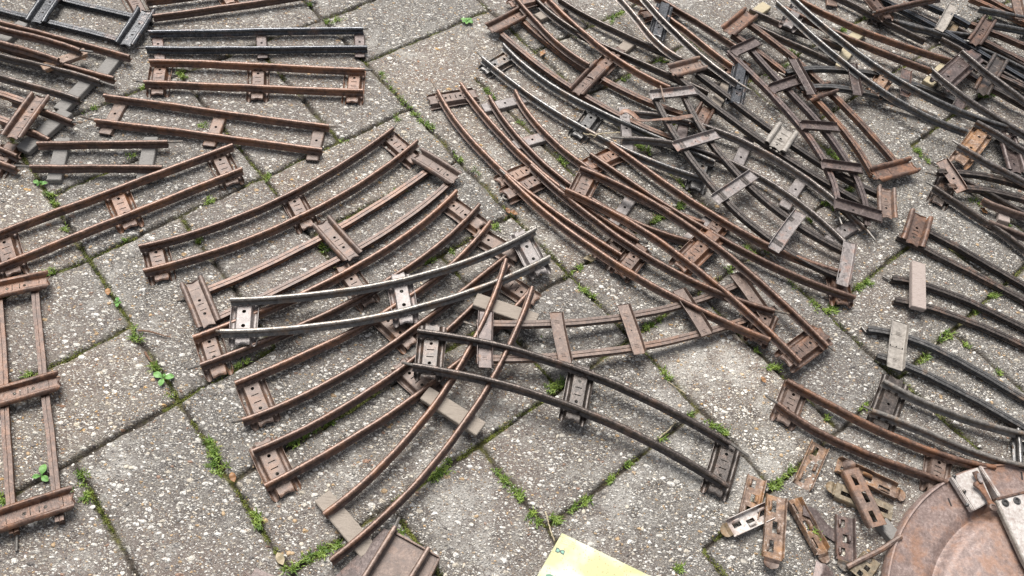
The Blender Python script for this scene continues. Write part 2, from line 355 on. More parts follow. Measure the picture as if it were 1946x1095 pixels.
def hat(L,W,rp,feat='std'):
    """pressed sleeper: plateau on top, gutters with curled lips on both sides. rp: rail x positions"""
    g=G(); k=W/.023; hw=.0062*k
    c=sum(rp)/len(rp) if rp else 0; d=(abs(rp[0]-rp[-1])/2 if len(rp)>1 else L*.3)
    if feat=='std': fs=[('hole',c-d*.56,.0016),('slot',c-d*.2,.0010,.0066),('slot',c+d*.2,.0010,.0066),('hole',c+d*.56,.0016)]
    elif feat=='two': fs=[('hole',c-d*.45,.0019),('hole',c+d*.45,.0019)]
    elif feat=='rib': fs=[('hole',c-d*.47,.0015),('slot',c-d*.2,.0008,.006),('slot',c+d*.2,.0008,.006),('hole',c+d*.47,.0015),('slot',c-d*1.25,.0005,.008),('slot',c+d*1.25,.0005,.008)]
    else: fs=[('hole',c,.0014)]
    plate(g,L-.004,hw,HT,fs)
    pr=[(hw,HT),(hw+.0006*k,HT-.0007),(hw+.0012*k,.0018),(hw+.0018*k,.0008),(hw+.0030*k,.0002),(hw+.0044*k,.0003),(hw+.0055*k,.0011),(hw+.0061*k,.0023),(hw+.0063*k,.0035)]
    n=9; 
    for s in(-1,1):
        V=[]
        for j,(y,z) in enumerate(pr):
            for i in range(n+1):
                t=i/n*2-1; ex=-.0020 if j<2 else .0008*(j if j<6 else 9-j)*.5
                lip=-(max(0,j-5)*.0010)
                xx=t*(L/2+ (ex if j<2 else min(.0012,ex)+lip)) if abs(t)==1 else t*(L/2-.002)
                V.append((xx,s*y,z))
        fc=[]
        for j in range(len(pr)-1):
            for i in range(n):
                a=j*(n+1)+i; q_=(a,a+1,a+n+2,a+n+1); fc.append(q_ if s<0 else q_[::-1])
        g.add(V,fc)
    # curled tongues at both plateau ends
    for s in(-1,1):
        V=[];m=8
        for j,(dx,dz) in enumerate(((0,0),(.0016,-.0002),(.0026,-.0010))):
            for i in range(m+1):
                y=(i/m*2-1)*hw; wave=.0016*math.cos(y/hw*math.pi)*(1 if j else 0)
                V.append((s*(L/2-.002+dx-wave*.5*(j>0)),y,HT+dz-.0006*abs(math.cos(y/hw*math.pi/2))*(j==2)))
        g.add(V,[(j*(m+1)+i,j*(m+1)+i+1,(j+1)*(m+1)+i+1,(j+1)*(m+1)+i)[::s] for j in range(2) for i in range(m)])
    for r in rp:      # bent tabs that hold the rail foot
        for s in(-1,1):
            for yy in(-.0035*k,.0035*k): g.box(r+s*.0030-.0008,r+s*.0030+.0008,yy-.0012,yy+.0012,HT+.0002,HT+.0013)
    return g
def chan(L,W,rp,feat='one',hh=.0042):
    """plain folded channel sleeper"""
    g=G(); hw=W/2-.0009; c=sum(rp)/len(rp) if rp else 0
    fs=[('hole',c,.0015)]
    if feat=='marks':
        fs=[('hole',c,.0008)]+[('slot',r+e,.0004,.0042) for r in rp for e in(-.0018,.0,.0018)]
    plate(g,L,hw,hh,fs)
    pr=[(hw,hh),(hw+.0006,hh-.0002),(hw+.0009,hh-.0008),(hw+.0011,hh*.5),(hw+.0015,0)]
    n=8
    for s in(-1,1):
        V=[(((i/n)*2-1)*(L/2-(.0012 if (i in(0,n) and j>2) else 0)),s*y,z) for j,(y,z) in enumerate(pr) for i in range(n+1)]
        g.add(V,[((j*(n+1)+i,j*(n+1)+i+1,(j+1)*(n+1)+i+1,(j+1)*(n+1)+i)[::-s]) for j in range(len(pr)-1) for i in range(n)])
    for s in(-1,1):
        g.add([(s*L/2,-hw,hh),(s*L/2,hw,hh),(s*(L/2+.0006),hw,hh-.0008),(s*(L/2+.0006),-hw,hh-.0008)],[(0,1,2,3)[::s]])
    for r in rp:
        for s in(-1,1): g.box(r+s*.0028-.0006,r+s*.0028+.0006,-.002,.002,hh+.0002,hh+.0009)
    return g
def block(L,W,Hh,seed=0):
    bm=bmesh.new(); bmesh.ops.create_cube(bm,size=1)
    r=random.Random(seed)
    for v in bm.verts: v.co=Vector((v.co.x*L+r.uniform(-.0006,.0006),v.co.y*W+r.uniform(-.0004,.0004),(v.co.z+.5)*Hh))
    bmesh.ops.bevel(bm,geom=bm.edges[:],offset=.0005,segments=2,affect='EDGES')
    g=G(); bm.verts.index_update(); g.add([v.co[:] for v in bm.verts],[[v.index for v in f.verts] for f in bm.faces]); bm.free(); return g
TN=[0]
def headmat(o,mat,ns):
    o.data.materials.append(MT.get(mat+'_worn',MT[mat])); n=len(PROF)
    idx=[1 if (i%n) in HEAD and i<ns*n else 0 for i in range(len(o.data.polygons))]
    o.data.polygons.foreach_set('material_index',idx)
def track(label,mat,rails,sleepers,lift=(0,0),flip=False,smat=None,name='curved_track',group=None,pmat=None,cat='toy track',deg=3):
    """rails: [(points,pin_start,pin_end)], sleepers: [(p,q,kind,width_mm,opts)] all traced as picture points on known heights"""
    TN[0]+=1
    l0,l1=lift[0]*.001,lift[1]*.001; smat=smat or mat; pmat=pmat or 'grey'
    kinds={s[2] for s in sleepers}
    sh={'hat':HT,'two':HT,'rib':HT,'one':HT,'chan':.0042,'marks':.0042,'wood':.0065}
    base=max([sh[k_] for k_ in kinds] or [HT])
    zt=(lambda l:l+base+RH-.0015) if not flip else (lambda l:l+RH)
    loc=[]
    for pts,p0,p1 in rails:
        n=len(pts); P=np.array(pts,float); d=np.r_[0,np.cumsum(np.linalg.norm(np.diff(P,axis=0),axis=1))]; t=d/d[-1]
        W=[bp(x,y,zt(l0+(l1-l0)*ti)) for (x,y),ti in zip(pts,t)]
        for w_,ti in zip(W,t): w_[2]=l0+(l1-l0)*ti+(base if not flip else 0)
        loc.append((np.array(W),p0,p1))
    allp=np.concatenate([l_[0] for l_ in loc]); c=allp.mean(0); c[2]=min(l0,l1)
    a0=np.mean([l_[0][0] for l_ in loc],axis=0); a1=np.mean([l_[0][-1] for l_ in loc],axis=0); ax=(a1-a0)[:2]; AL=ax@ax
    e=empty(name,c,label,cat,group)
    paths=[]
    for W,p0,p1 in loc:
        path,L=smoothpts(W,max(8,min(40,int(40*np.linalg.norm(W[-1]-W[0])/.2))),deg); paths.append(path)
        V,Fc=sweep(PROF,path,flip); ro=mobj('rail',V,Fc,MT[mat],e); headmat(ro,mat,len(path)-1)
        for pp,end in((p0,0),(p1,-1)):
            if pp is None: continue
            q_=path[end].copy(); q_[2]+= (RH-.0021) if not flip else .0021
            tgt=bp(pp[0],pp[1],q_[2]); dv=tgt-q_; ln=np.linalg.norm(dv)
            if ln<.003: continue
            dv*=min(1,.02/ln); V,Fc=tube(q_-dv*.2,q_+dv,.0013); 
            po=mobj('connector_pin',V,Fc,MT[pmat],None); 
            for v in po.data.vertices: v.co-=Vector(e.location)
            po.parent=ro
    for si,s in enumerate(sleepers):
        p,q_,kind,W=s[:4]; op=s[4] if len(s)>4 else {}
        h=sh[kind]; l_=l0
        for _ in range(2):
            zz=(l_+h) if not flip else (l_+RH+.0008)
            P,Q=bp(*p,zz),bp(*q_,zz); m=(P+Q)/2; tt=float(np.clip(((m-a0)[:2]@ax)/AL,-.1,1.1)); l_=l0+(l1-l0)*tt
        dz=op.get('dz',0)*.001
        zb=l_+dz+(base-h if not flip else 0); P[2]=Q[2]=zb
        fr,L=frame(P,Q,roll=math.radians(op.get('roll',0)+random.uniform(-1.5,1.5)))
        rp=[]
        for path in paths:   # where each rail crosses this sleeper
            rel=(path-fr[0]); y=rel@fr[2]; x=rel@fr[1]; i=int(np.argmin(np.abs(y)))
            if abs(y[i])<.01 and abs(x[i])<L*.6: rp.append(float(x[i]))
        rp.sort()
        W*=.001
        g={'hat':lambda:hat(L,W,rp),'two':lambda:hat(L,W,rp,'two'),'rib':lambda:hat(L,W,rp,'rib'),'one':lambda:hat(L,W,rp,'one'),
           'chan':lambda:chan(L,W,rp),'marks':lambda:chan(L,W,rp,'marks'),'wood':lambda:block(L,W,h,si+TN[0])}[kind]()
        if kind!='wood':   # dents and a slight bend so no two are alike
            r=random.Random(TN[0]*31+si); b1,b2,b3=r.uniform(-.0008,.0008),r.uniform(-.0006,.0006),r.uniform(-.05,.05)
            g.v=[(x+b3*y*.5,y+b1*math.sin(x*60+b3*40),z+b2*math.cos(x*70)*(abs(y)>.007)+(.0004*math.sin(x*310+si)*(abs(y)>.010))) for x,y,z in g.v]
        if flip: g.v=[(x,y,RH+h-z) for x,y,z in g.v]; g.f=[f[::-1] for f in g.f]
        mm=MT[op.get('m',smat)]
        so_=mobj('wooden_sleeper' if kind=='wood' else 'sleeper',g.world(fr),g.f,mm,e,solid=None if kind=='wood' else .00045)
        if 'label' in op: so_['label']=op['label']
    return e
def T(label,mat,rails,sleepers,lift=(0,0),flip=False,smat=None,name='curved_track',group='loose toy railway track pieces',**kw):
    rr=[]
    for r in rails:
        if isinstance(r,tuple): rr.append((r[0],r[1],r[2]))
        else: rr.append((r,None,None))
    return track(label,mat,rr,sleepers,lift,flip,smat,name,group,**kw)
# ---------------------------------------------------------------- left part of the yard
SN='straight_track'
T('dark blue-black upside-down track at the top left, its trough sleepers facing up','blue',[[(-40,-48),(115,-3),(200,17),(287,38)],[(-70,-8),(0,17),(55,31),(140,52),(234,77)]],
  [((104,-14),(69,43),'rib',22),((277,22),(238,86),'rib',22)],flip=True,name=SN)
T('rusty track running off the top edge beside the blue-black track','rust',[[(277,0),(400,-15),(560,-42)],[(290,30),(380,18),(480,4),(600,-16)]],
  [((246,-12),(267,24),'hat',23),((424,-18),(438,5),'hat',20)],lift=(0,0),name=SN)
T('straight track with shiny blue-black rails in the upper left','blue',[([(282,60),(400,58),(560,55),(690,54)],None,(699,54)),([(277,90),(400,91),(560,90),(698,89)],(264,91),None)],
  [((299,68),(303,118),'chan',12),((496,66),(499,110),'chan',12),((682,62),(684,108),'chan',12)],smat='plum',name=SN)
T('straight rusty track just under the blue-black railed one','rust',[([(283,115),(400,118),(560,126),(693,132)],None,(708,133)),([(273,155),(400,160),(560,167),(690,172)],(252,153),None)],
  [((308,112),(298,178),'hat',23),((491,122),(488,187),'hat',23),((676,128),(669,193),'hat',23)],name=SN)
T('straight rusty track on plain closed sleepers, third from the top in the upper left','rust',[([(197,181),(330,199),(480,220),(625,239)],None,(647,241)),([(180,228),(330,246),(480,266),(612,284)],(153,221),None)],
  [((236,184),(198,254),'chan',13),((421,214),(396,277),'chan',13),((609,236),(593,304),'chan',13)],smat='pink',name=SN)
T('short rusty track on two pale grey wooden sleepers at the left','rust',[([(70,272),(150,271),(240,270),(318,269)],None,(348,269)),([(57,316),(150,316),(240,316),(308,317)],(26,315),None)],
  [((120,262),(101,342),'wood',14),((287,260),(272,340),'wood',14)],smat='gwood',name=SN)
T('long straight rusty track rising from the left edge','rust',[([(442,275),(200,365),(0,440),(-90,474)],None,None),([(460,320),(250,403),(0,503),(-80,535)],None,None)],
  [((412,287),(441,349),'hat',24),((219,361),(248,430),'hat',24),((2,440),(26,519),'hat',24)],name=SN)
T('rusty curve with three holed sleepers, uppermost of the fan in the middle left','rust',[([(263,468),(433,421),(500,391),(547,364),(667,303),(727,258),(747,243)],None,(752,238)),([(272,514),(400,480),(500,440),(657,364),(743,308),(793,267)],None,None)],
  [((293,467),(307,531),'hat',23),((553,372),(586,432),'hat',23),((730,254),(790,306),'hat',22)])
T('upside-down brown curve with troughs for sleepers in the middle of the fan','rust',[([(375,557),(403,546),(500,507),(603,451),(713,393),(800,330),(820,318)],(333,572),None),([(405,607),(440,588),(497,561),(643,493),(687,469),(813,377),(850,348),(862,338)],None,None)],
  [((365,537),(398,618),'rib',21),((612,424),(672,490),'rib',21),((792,297),(867,341),'rib',21)],flip=True,smat='pink')
T('rusty curve lying directly below the upside-down brown curve','rust',[([(366,641),(433,614),(497,588),(617,540),(727,473),(807,417),(868,362)],None,None),([(380,693),(500,650),(573,617),(687,557),(763,513),(847,457),(911,388)],(356,702),None)],
  [((391,628),(417,712),'hat',23),((650,505),(702,576),'hat',23),((843,377),(914,430),'hat',22)],smat='pink')
T('rusty curve with a shining pin, fourth in the fan of curves','rust',[([(446,728),(507,705),(633,643),(720,600),(783,557),(847,517),(890,463),(932,420)],None,None),([(460,798),(563,755),(623,727),(733,657),(813,607),(880,553),(917,513),(962,486)],(440,803),None)],
  [((473,722),(506,803),'hat',24),((725,598),(782,655),'hat',23),((905,442),(985,490),'hat',22)],smat='pink')
T('lowest rusty curve of the fan, its end sleeper on bare slab','rust',[([(480,857),(523,840),(613,787),(727,730),(790,683),(847,620),(913,568),(968,505)],None,None),([(503,923),(597,870),(713,803),(807,740),(880,680),(950,610),(1010,548)],None,None)],
  [((497,838),(546,936),'hat',24),((757,690),(830,755),'hat',24),((948,528),(1018,572),'hat',22)],smat='pink')
T('silvery grey curve lying across the fan of rusty curves','grey',[([(437,569),(480,567),(613,557),(763,530),(880,497),(980,457),(1018,434)],None,None),([(418,629),(480,628),(633,613),(763,590),(880,557),(980,518),(1045,487)],(410,629),None)],
  [((466,566),(461,652),'two',23,{'m':'mauve'}),((757,520),(772,612),'two',23,{'m':'mauve'}),((985,440),(1030,518),'two',22,{'m':'mauve'})],lift=(13,9))
T('dark brown S-lying curve spanning the bottom centre, two pins showing','dark',[([(792,628),(880,641),(980,663),(1100,700),(1250,765),(1388,842)],None,(1432,874)),([(784,693),(880,708),(980,736),(1100,775),(1250,843),(1385,924)],(763,689),None)],
  [((822,617),(814,717),'hat',24),((1110,695),(1086,797),'hat',23),((1387,840),(1359,938),'hat',23)],lift=(22,1))
T('thin upside-down curve with flat plate sleepers, ending in the bottom centre','pink',[([(905,613),(960,615),(1050,612),(1180,603),(1320,570),(1405,538),(1440,520)],(881,612),None),([(905,680),(960,682),(1080,674),(1180,663),(1340,630),(1455,595),(1475,585)],None,None)],
  [((923,592),(922,698),'marks',13,{'m':'plum'}),((1056,594),(1074,690),'marks',12),((1184,579),(1215,672),'marks',12),((1290,550),(1342,636),'marks',13),((1396,520),(1455,600),'marks',13)],lift=(15,0),flip=True,smat='pink')
T('rusty rod curve on bare wooden sleepers crossing the lower end of the fan','rust',[([(962,492),(940,560),(905,640),(847,730),(737,873),(667,937),(616,976)],None,None),([(1012,545),(985,615),(930,730),(873,813),(800,907),(713,993),(667,1033),(628,1064)],None,None)],
  [((903,568),(1020,608),'wood',15),((807,745),(914,815),'wood',15),((612,942),(700,1048),'wood',15)],lift=(15,0),smat='wood',deg=3)
T('upside-down ladder-like rusty track standing at the left edge','rust',[[(65,535),(72,620),(80,703),(88,760),(100,880),(113,990)],([(-8,530),(0,600),(8,767),(16,900),(26,1012)],None,(31,1048))],
  [((-40,560),(92,534),'rib',19),((-40,766),(113,726),'rib',19),((-40,1004),(139,946),'rib',19)],flip=True,smat='rust',name=SN)
T('rusty track on grey wooden sleepers, upper one of the left edge heap','rust',[[(-70,20),(0,41),(110,69),(180,89),(246,107)],[(-70,62),(40,98),(110,120),(170,135),(216,148)]],
  [((226,98),(184,150),'wood',15),((45,42),(-8,84),'wood',15)],smat='gwood',lift=(0,0),name=SN)
T('rusty track on a grey wooden sleeper in the middle of the left edge heap','dark',[([(-60,84),(0,103),(80,123),(165,145),(190,154)],None,(217,164)),[(-60,124),(0,144),(70,163),(150,188)]],
  [((176,142),(112,208),'wood',15)],smat='gwood',lift=(2,2),name=SN)
T('rusty track with an orange bent sleeper on top of the left edge heap','rust',[([(-60,36),(0,52),(70,69),(152,95)],None,(177,99)),[(-60,62),(0,79),(60,96),(111,113)]],
  [((162,96),(80,128),'chan',12,{'m':'orange'})],lift=(12,12),name=SN)
T('rusty track with a worn wooden sleeper at the foot of the left edge heap','rust',[([(20,190),(87,211),(137,231)],None,(157,233)),[(0,232),(50,245),(93,265)]],
  [((126,210),(42,284),'wood',16)],smat='gwood',name=SN,lift=(2,2))
T('upside-down rusty track with one big trough sleeper at the left edge','rust',[[(-60,158),(0,176),(62,197)],[(-70,205),(0,224),(30,236)]],
  [((77,184),(22,262),'rib',21)],lift=(10,10),flip=True,name=SN)
T('rusty track end poking in at the left edge above the wooden sleepered short track','rust',[[(-50,262),(0,281),(32,296)],[(-40,292),(0,308),(30,319)]],
  [((24,272),(-14,330),'hat',22)],lift=(0,0),name=SN,smat='rust')
# ---------------------------------------------------------------- centre and right fan
T('rusty curve of the right fan, its two pinned ends pointing at the mossy joint','rust',[([(832,172),(843,192),(880,241),(921,293),(967,334),(1014,372),(1080,418),(1130,450),(1181,484)],(818,150),None),([(876,158),(905,194),(946,245),(985,286),(1024,325),(1070,360),(1112,390),(1165,423),(1214,457)],None,(1232,463))],
  [((816,192),(906,177),'hat',23),((950,347),(1016,317),'hat',22),((1142,497),(1200,440),'hat',23)],smat='pink')
T('rusty curve lying half over the outermost curve of the right fan','rust',[([(961,332),(1014,377),(1085,442),(1165,497),(1277,558),(1336,592),(1409,618),(1464,645)],(950,322),None),([(1010,313),(1059,364),(1125,411),(1206,463),(1277,513),(1336,543),(1409,571),(1472,590)],None,(1500,597))],
  [((962,370),(1032,335),'hat',23),((1178,521),(1222,466),'hat',23),((1437,649),(1460,590),'hat',23)],lift=(3,6),smat='rust')
T('brown curve on plain closed sleepers between right fan and slate curve','rust',[[(930,182),(959,229),(995,269),(1028,303),(1059,333),(1100,360),(1150,392),(1199,416),(1250,441),(1316,458)],[(979,171),(1003,213),(1036,249),(1069,281),(1112,313),(1170,350),(1230,380),(1299,407),(1339,423)]],
  [((918,205),(998,187),'chan',14),((971,278),(1043,256),'chan',14),((1165,426),(1198,378),'chan',13),((1305,458),(1352,412),'chan',13)],smat='mauve')
T('straight rusty track on top of the right fan, lower end sleeper on bare slab','rust',[([(1103,317),(1165,347),(1244,387),(1299,419),(1349,452),(1389,484),(1449,540),(1508,595),(1575,657)],None,(1587,668)),([(1075,359),(1138,390),(1218,433),(1297,485),(1356,532),(1399,574),(1449,617),(1496,657),(1522,686)],(1064,352),None)],
  [((1126,320),(1097,376),'hat',24),((1358,443),(1292,508),'hat',25),((1568,632),(1493,686),'hat',25)],lift=(12,8),smat='rust')
T('orange-brown curve beside the straight rusty one, right of the fan','rust',[([(1122,292),(1165,321),(1218,354),(1250,377),(1299,408),(1366,453),(1409,475),(1468,501),(1528,525),(1587,547),(1626,565)],(1110,279),None),([(1161,272),(1218,313),(1300,367),(1352,407),(1418,441),(1461,463),(1530,495),(1597,515)],None,None)],
  [((1118,316),(1184,285),'hat',23),((1330,467),(1376,410),'hat',24),((1602,577),(1590,508),'hat',23)],lift=(0,3),smat='rust')
T('slate grey curve with smooth double-holed sleepers in the upper centre','slate',[([(917,109),(941,129),(974,155),(1005,178),(1044,203),(1094,233),(1145,260),(1191,286),(1232,303),(1291,320),(1342,339)],(907,99),None),[(957,84),(982,112),(1015,136),(1061,167),(1094,186),(1130,207),(1175,229),(1242,256),(1314,285),(1359,307)]],
  [((920,134),(972,106),'two',22),((1133,210),(1096,258),'two',22),((1340,298),(1322,358),'two',22)],smat='slate')
T('upside-down rusty curve above the slate grey curve, trough sleepers on top','rust',[[(952,62),(982,89),(1015,115),(1048,138),(1081,159),(1113,183),(1150,204),(1203,229),(1249,249),(1280,262)],[(993,36),(1031,72),(1064,99),(1114,127),(1150,149),(1191,173),(1232,193),(1298,215)]],
  [((930,57),(996,25),'rib',21),((1093,177),(1144,126),'rib',20,{'m':'rust'}),((1322,245),(1344,205),'rib',20)],flip=True,lift=(0,2))
T('rusty curve from the top edge, one rail stopping on a trough sleeper','rust',[[(978,-8),(1005,26),(1031,49),(1056,76),(1089,104),(1120,122)],[(1040,-5),(1081,36),(1114,63),(1150,92),(1183,118),(1224,141),(1273,165)]],
  [((970,8),(1035,-8),'hat',22),((1124,148),(1180,92),'hat',22)],lift=(6,6))
T('brown curve on worn wooden sleepers near the top centre','dark',[[(1019,-3),(1045,22),(1079,52),(1118,69),(1150,82),(1183,100),(1224,121),(1265,140),(1310,157),(1347,175)],[(1062,-4),(1105,26),(1150,44),(1199,68),(1249,92),(1303,114),(1355,136),(1387,150)]],
  [((1075,8),(1022,32),'wood',14),((1203,76),(1162,108),'wood',14),((1388,148),(1355,206),'wood',14)],smat='wood')
T('shiny dark railed track with black sleepers slanting over the top centre','worn',[[(1175,-8),(1208,30),(1229,54),(1257,85),(1295,110)],([(1222,-8),(1265,39),(1306,81),(1355,121),(1402,156)],None,(1425,171))],
  [((1265,5),(1248,68),'hat',20,{'m':'blue'}),((1412,120),(1396,194),'hat',20,{'m':'blue'})],lift=(15,14),name=SN)
T('deep brown track running beside the black-sleepered one from the top edge','rust',[[(1245,-8),(1290,18),(1331,42),(1372,69),(1402,89)],[(1195,-10),(1230,6),(1273,33),(1306,58),(1347,90),(1395,126)]],
  [((1286,14),(1222,28),'hat',21),((1420,118),(1375,150),'hat',20)],lift=(2,2),name=SN)
T('long upside-down track whose middle sleeper is pale grey, crossing the right pile','dark',[[(1285,140),(1314,163),(1364,206),(1400,235),(1433,252),(1484,286),(1532,322),(1573,348),(1628,379),(1672,402)],[(1325,137),(1380,178),(1400,196),(1441,226),(1471,247),(1505,270),(1555,306),(1600,332),(1636,349),(1672,367)]],
  [((1275,137),(1334,122),'rib',22,{'m':'pink'}),((1471,282),(1496,248),'rib',26,{'m':'cream','label':'pale grey pressed sleeper','dz':1}),((1684,360),(1687,414),'rib',20,{'m':'pink'})],flip=True,lift=(12,5),name=SN)
T('grey-brown curve on plain one-holed sleepers in the middle of the right pile','worn',[([(1184,262),(1199,262),(1249,265),(1290,273),(1340,287),(1385,304),(1445,333),(1511,378),(1573,428),(1606,459)],(1161,261),None),([(1203,212),(1252,216),(1290,225),(1332,236),(1364,246),(1400,261),(1449,285),(1482,303),(1540,343),(1581,372),(1621,409),(1644,431)],None,(1664,458))],
  [((1186,204),(1194,285),'chan',12),((1424,262),(1398,322),'chan',13),((1528,336),(1491,394),'chan',13),((1634,420),(1574,460),'chan',14),((1301,232),(1293,275),'chan',12,{'m':'plum'})],lift=(6,2),smat='mauve')
T('upside-down dark curve with mauve plate sleepers on top of the right pile','dark',[[(1240,172),(1249,190),(1265,222),(1290,264),(1303,288),(1332,325),(1365,361),(1414,415),(1470,453),(1537,497),(1597,524)],[(1297,172),(1306,189),(1323,221),(1339,250),(1352,273),(1397,321),(1426,353),(1464,385),(1521,430),(1565,453),(1605,475)]],
  [((1236,182),(1322,174),'marks',13,{'label':'plate sleeper with a rusty wire hooked through it'}),((1283,280),(1364,256),'marks',13),((1359,381),(1433,332),'marks',13),((1470,475),(1520,404),'marks',13),((1614,461),(1601,542),'marks',13)],flip=True,lift=(16,6),smat='mauve')
T('upside-down plum curve with five narrow trough sleepers in the right pile','plum',[([(1385,95),(1400,113),(1441,151),(1469,179),(1499,212),(1522,233),(1545,265),(1566,310),(1590,378),(1595,395)],None,(1600,427)),[(1420,82),(1458,128),(1502,175),(1531,204),(1559,231),(1581,256),(1610,310),(1629,341),(1647,392),(1649,428)]],
  [((1394,101),(1442,79),'chan',14),((1466,171),(1520,153),'chan',14),((1522,240),(1594,245),'chan',13),((1562,314),(1638,324),'chan',13),((1586,388),(1676,415),'chan',15)],flip=True,lift=(12,10),smat='plum')
T('upside-down rusty curve ending in a trough sleeper on the open slab, right side','rust',[[(1392,62),(1435,92),(1492,134),(1553,192),(1589,224),(1627,277),(1660,330)],[(1418,38),(1466,72),(1508,110),(1560,152),(1584,177),(1614,207),(1650,248),(1705,308)]],
  [((1380,62),(1426,26),'hat',22),((1530,187),(1582,168),'hat',18),((1661,334),(1735,314),'rib',22)],flip=True,lift=(12,2),smat='rust')
T('dark upside-down curve with two narrow upright-looking sleepers, upper right','slate',[([(1494,136),(1527,129),(1548,127),(1602,131),(1640,136),(1700,147),(1743,159),(1815,189)],(1479,138),None),[(1522,168),(1548,164),(1581,163),(1615,167),(1660,178),(1700,190),(1780,222)]],
  [((1505,112),(1541,179),'marks',12,{'m':'plum'}),((1617,120),(1629,180),'marks',12,{'m':'plum'}),((1722,132),(1719,182),'marks',12,{'m':'plum'}),((1831,180),(1818,208),'marks',12,{'m':'plum'})],flip=True,lift=(14,2),smat='plum')
T('long slate railed curve atop the upper right pile, orange sleeper end below it','slate',[([(1477,3),(1515,37),(1564,84),(1605,114),(1649,150),(1708,190),(1768,221),(1839,249)],(1470,-6),None),[(1505,-8),(1548,33),(1597,71),(1649,109),(1723,160),(1798,197),(1857,221),(1917,240)]],
  [((1522,8),(1497,50),'two',22,{'m':'mauve'}),((1687,136),(1664,178),'two',21,{'m':'orange','label':'sleeper with a bright orange rusted end'}),((1925,242),(1908,262),'two',20,{'m':'plum'})],lift=(13,11))
T('rusty curve on yellow wooden sleepers behind the long slate curve','rust',[[(1505,-12),(1541,10),(1597,36),(1650,59),(1728,88),(1811,114)],[(1480,8),(1535,36),(1605,65),(1650,86),(1708,109),(1776,134)]],
  [((1642,56),(1607,82),'wood',14),((1806,115),(1764,158),'wood',15)],lift=(4,2),smat='ywood')
T('dark rusty curve with a yellow wooden sleeper at each end, upper right','dark',[[(1425,17),(1466,36),(1515,54),(1548,69),(1603,88)],[(1430,44),(1466,62),(1515,84),(1548,99),(1590,119)]],
  [((1458,8),(1418,36),'wood',15),((1615,92),(1590,124),'wood',15)],lift=(1,1),smat='ywood')
T('straight track with polished blue-black rails and a pale beige sleeper on top','blue',[[(1655,-12),(1718,18),(1776,47),(1825,74),(1874,105),(1946,146),(1990,172)],[(1725,-12),(1759,5),(1796,21),(1844,46)]],
  [((1812,10),(1784,57),'marks',12,{'m':'cream'})],flip=True,lift=(6,6),name=SN)
T('short rusty curve poking in over the blue-black rails at the top edge','rust',[([(1664,22),(1728,6),(1790,-6)],(1658,24),None),[(1655,-14),(1700,-24),(1760,-30)]],
  [((1655,-6),(1688,34),'two',20)],lift=(16,16))
T('rusty upside-down rails continuing the blue-black track to the right edge','rust',[[(1846,43),(1903,65),(1990,103)],[(1850,66),(1900,90),(1990,140)]],
  [((1880,40),(1848,84),'hat',18)],flip=True,lift=(8,8),name=SN)
T('dark brown track under the big grey sleeper, running off the right edge','dark',[[(1843,139),(1893,168),(1990,220)],[(1866,124),(1922,152),(1990,184)]],
  [((1900,112),(1862,178),'hat',20)],flip=True,lift=(6,6),name=SN)
T('slim grey track piece lying under the pale beige sleeper','slate',[[(1690,34),(1740,50),(1815,62),(1858,68)],[(1660,28),(1720,45),(1780,58),(1850,86),(1946,130),(1985,150)]],
  [((1828,34),(1800,80),'two',20,{'m':'olive'})],lift=(0,0),name=SN)
T('grey and rusty track in the top right corner','rust',[[(1845,-6),(1890,14),(1930,32),(1990,60)],[(1870,-10),(1926,20),(1985,45)]],
  [((1928,-8),(1939,36),'marks',14,{'m':'pink'})],flip=True,lift=(4,4),name=SN)
T('thin grey curve bending to the right edge near the top right corner','slate',[[(1856,41),(1895,47),(1932,53),(1985,66)],[(1862,14),(1900,22),(1985,40)]],
  [((1962,20),(1956,70),'two',20)],lift=(2,2))
T('track with one large grey-brown sleeper plate at the right side','worn',[([(1829,96),(1864,125),(1903,156),(1946,187),(1985,216)],None,None),([(1774,133),(1806,158),(1835,184),(1874,208),(1946,251),(1985,274)],(1770,127),None)],
  [((1856,99),(1788,158),'two',27,{'m':'plum'})],lift=(18,12),smat='plum')
T('track end with a bright orange rusted sleeper near the right edge','worn',[([(1856,230),(1903,256),(1946,283),(1985,306)],None,None),([(1822,274),(1844,287),(1883,309),(1946,342),(1985,363)],(1810,267),None)],
  [((1881,232),(1825,308),'two',23,{'m':'orange','label':'bright orange rusted sleeper with two holes'})],lift=(10,8),smat='orange')
T('upside-down track with a grey trough sleeper against the right edge','slate',[[(1895,262),(1930,272),(1990,292)],[(1890,318),(1930,328),(1990,345)]],
  [((1912,262),(1932,328),'rib',22,{'m':'plum'})],flip=True,lift=(2,2),name=SN)
T('upside-down dark curve with a tipped narrow sleeper near the right edge','dark',[([(1783,325),(1798,325),(1865,331),(1946,351),(1990,366)],(1759,327),None),[(1802,353),(1846,356),(1903,365),(1946,376),(1990,390)]],
  [((1797,305),(1834,363),'chan',12,{'m':'rust','roll':35,'dz':2})],flip=True,lift=(8,4),smat='rust')
T('dark brown track crossing behind the top edge of the right pile','dark',[[(1560,-22),(1600,-4),(1650,22),(1700,47),(1760,76)],[(1600,-28),(1660,-6),(1720,16),(1790,50)]],
  [((1577,-16),(1581,12),'chan',14,{'m':'pink'}),((1690,8),(1662,44),'hat',18)],lift=(0,0),name=SN)
T('black rusted track buried under the big grey sleeper plate','dark',[[(1790,72),(1850,105),(1900,133),(1985,180)],[(1822,52),(1880,84),(1946,122),(1985,146)]],
  [((1896,82),(1852,124),'hat',20),((1960,118),(1925,160),'hat',20)],lift=(1,1),name=SN)
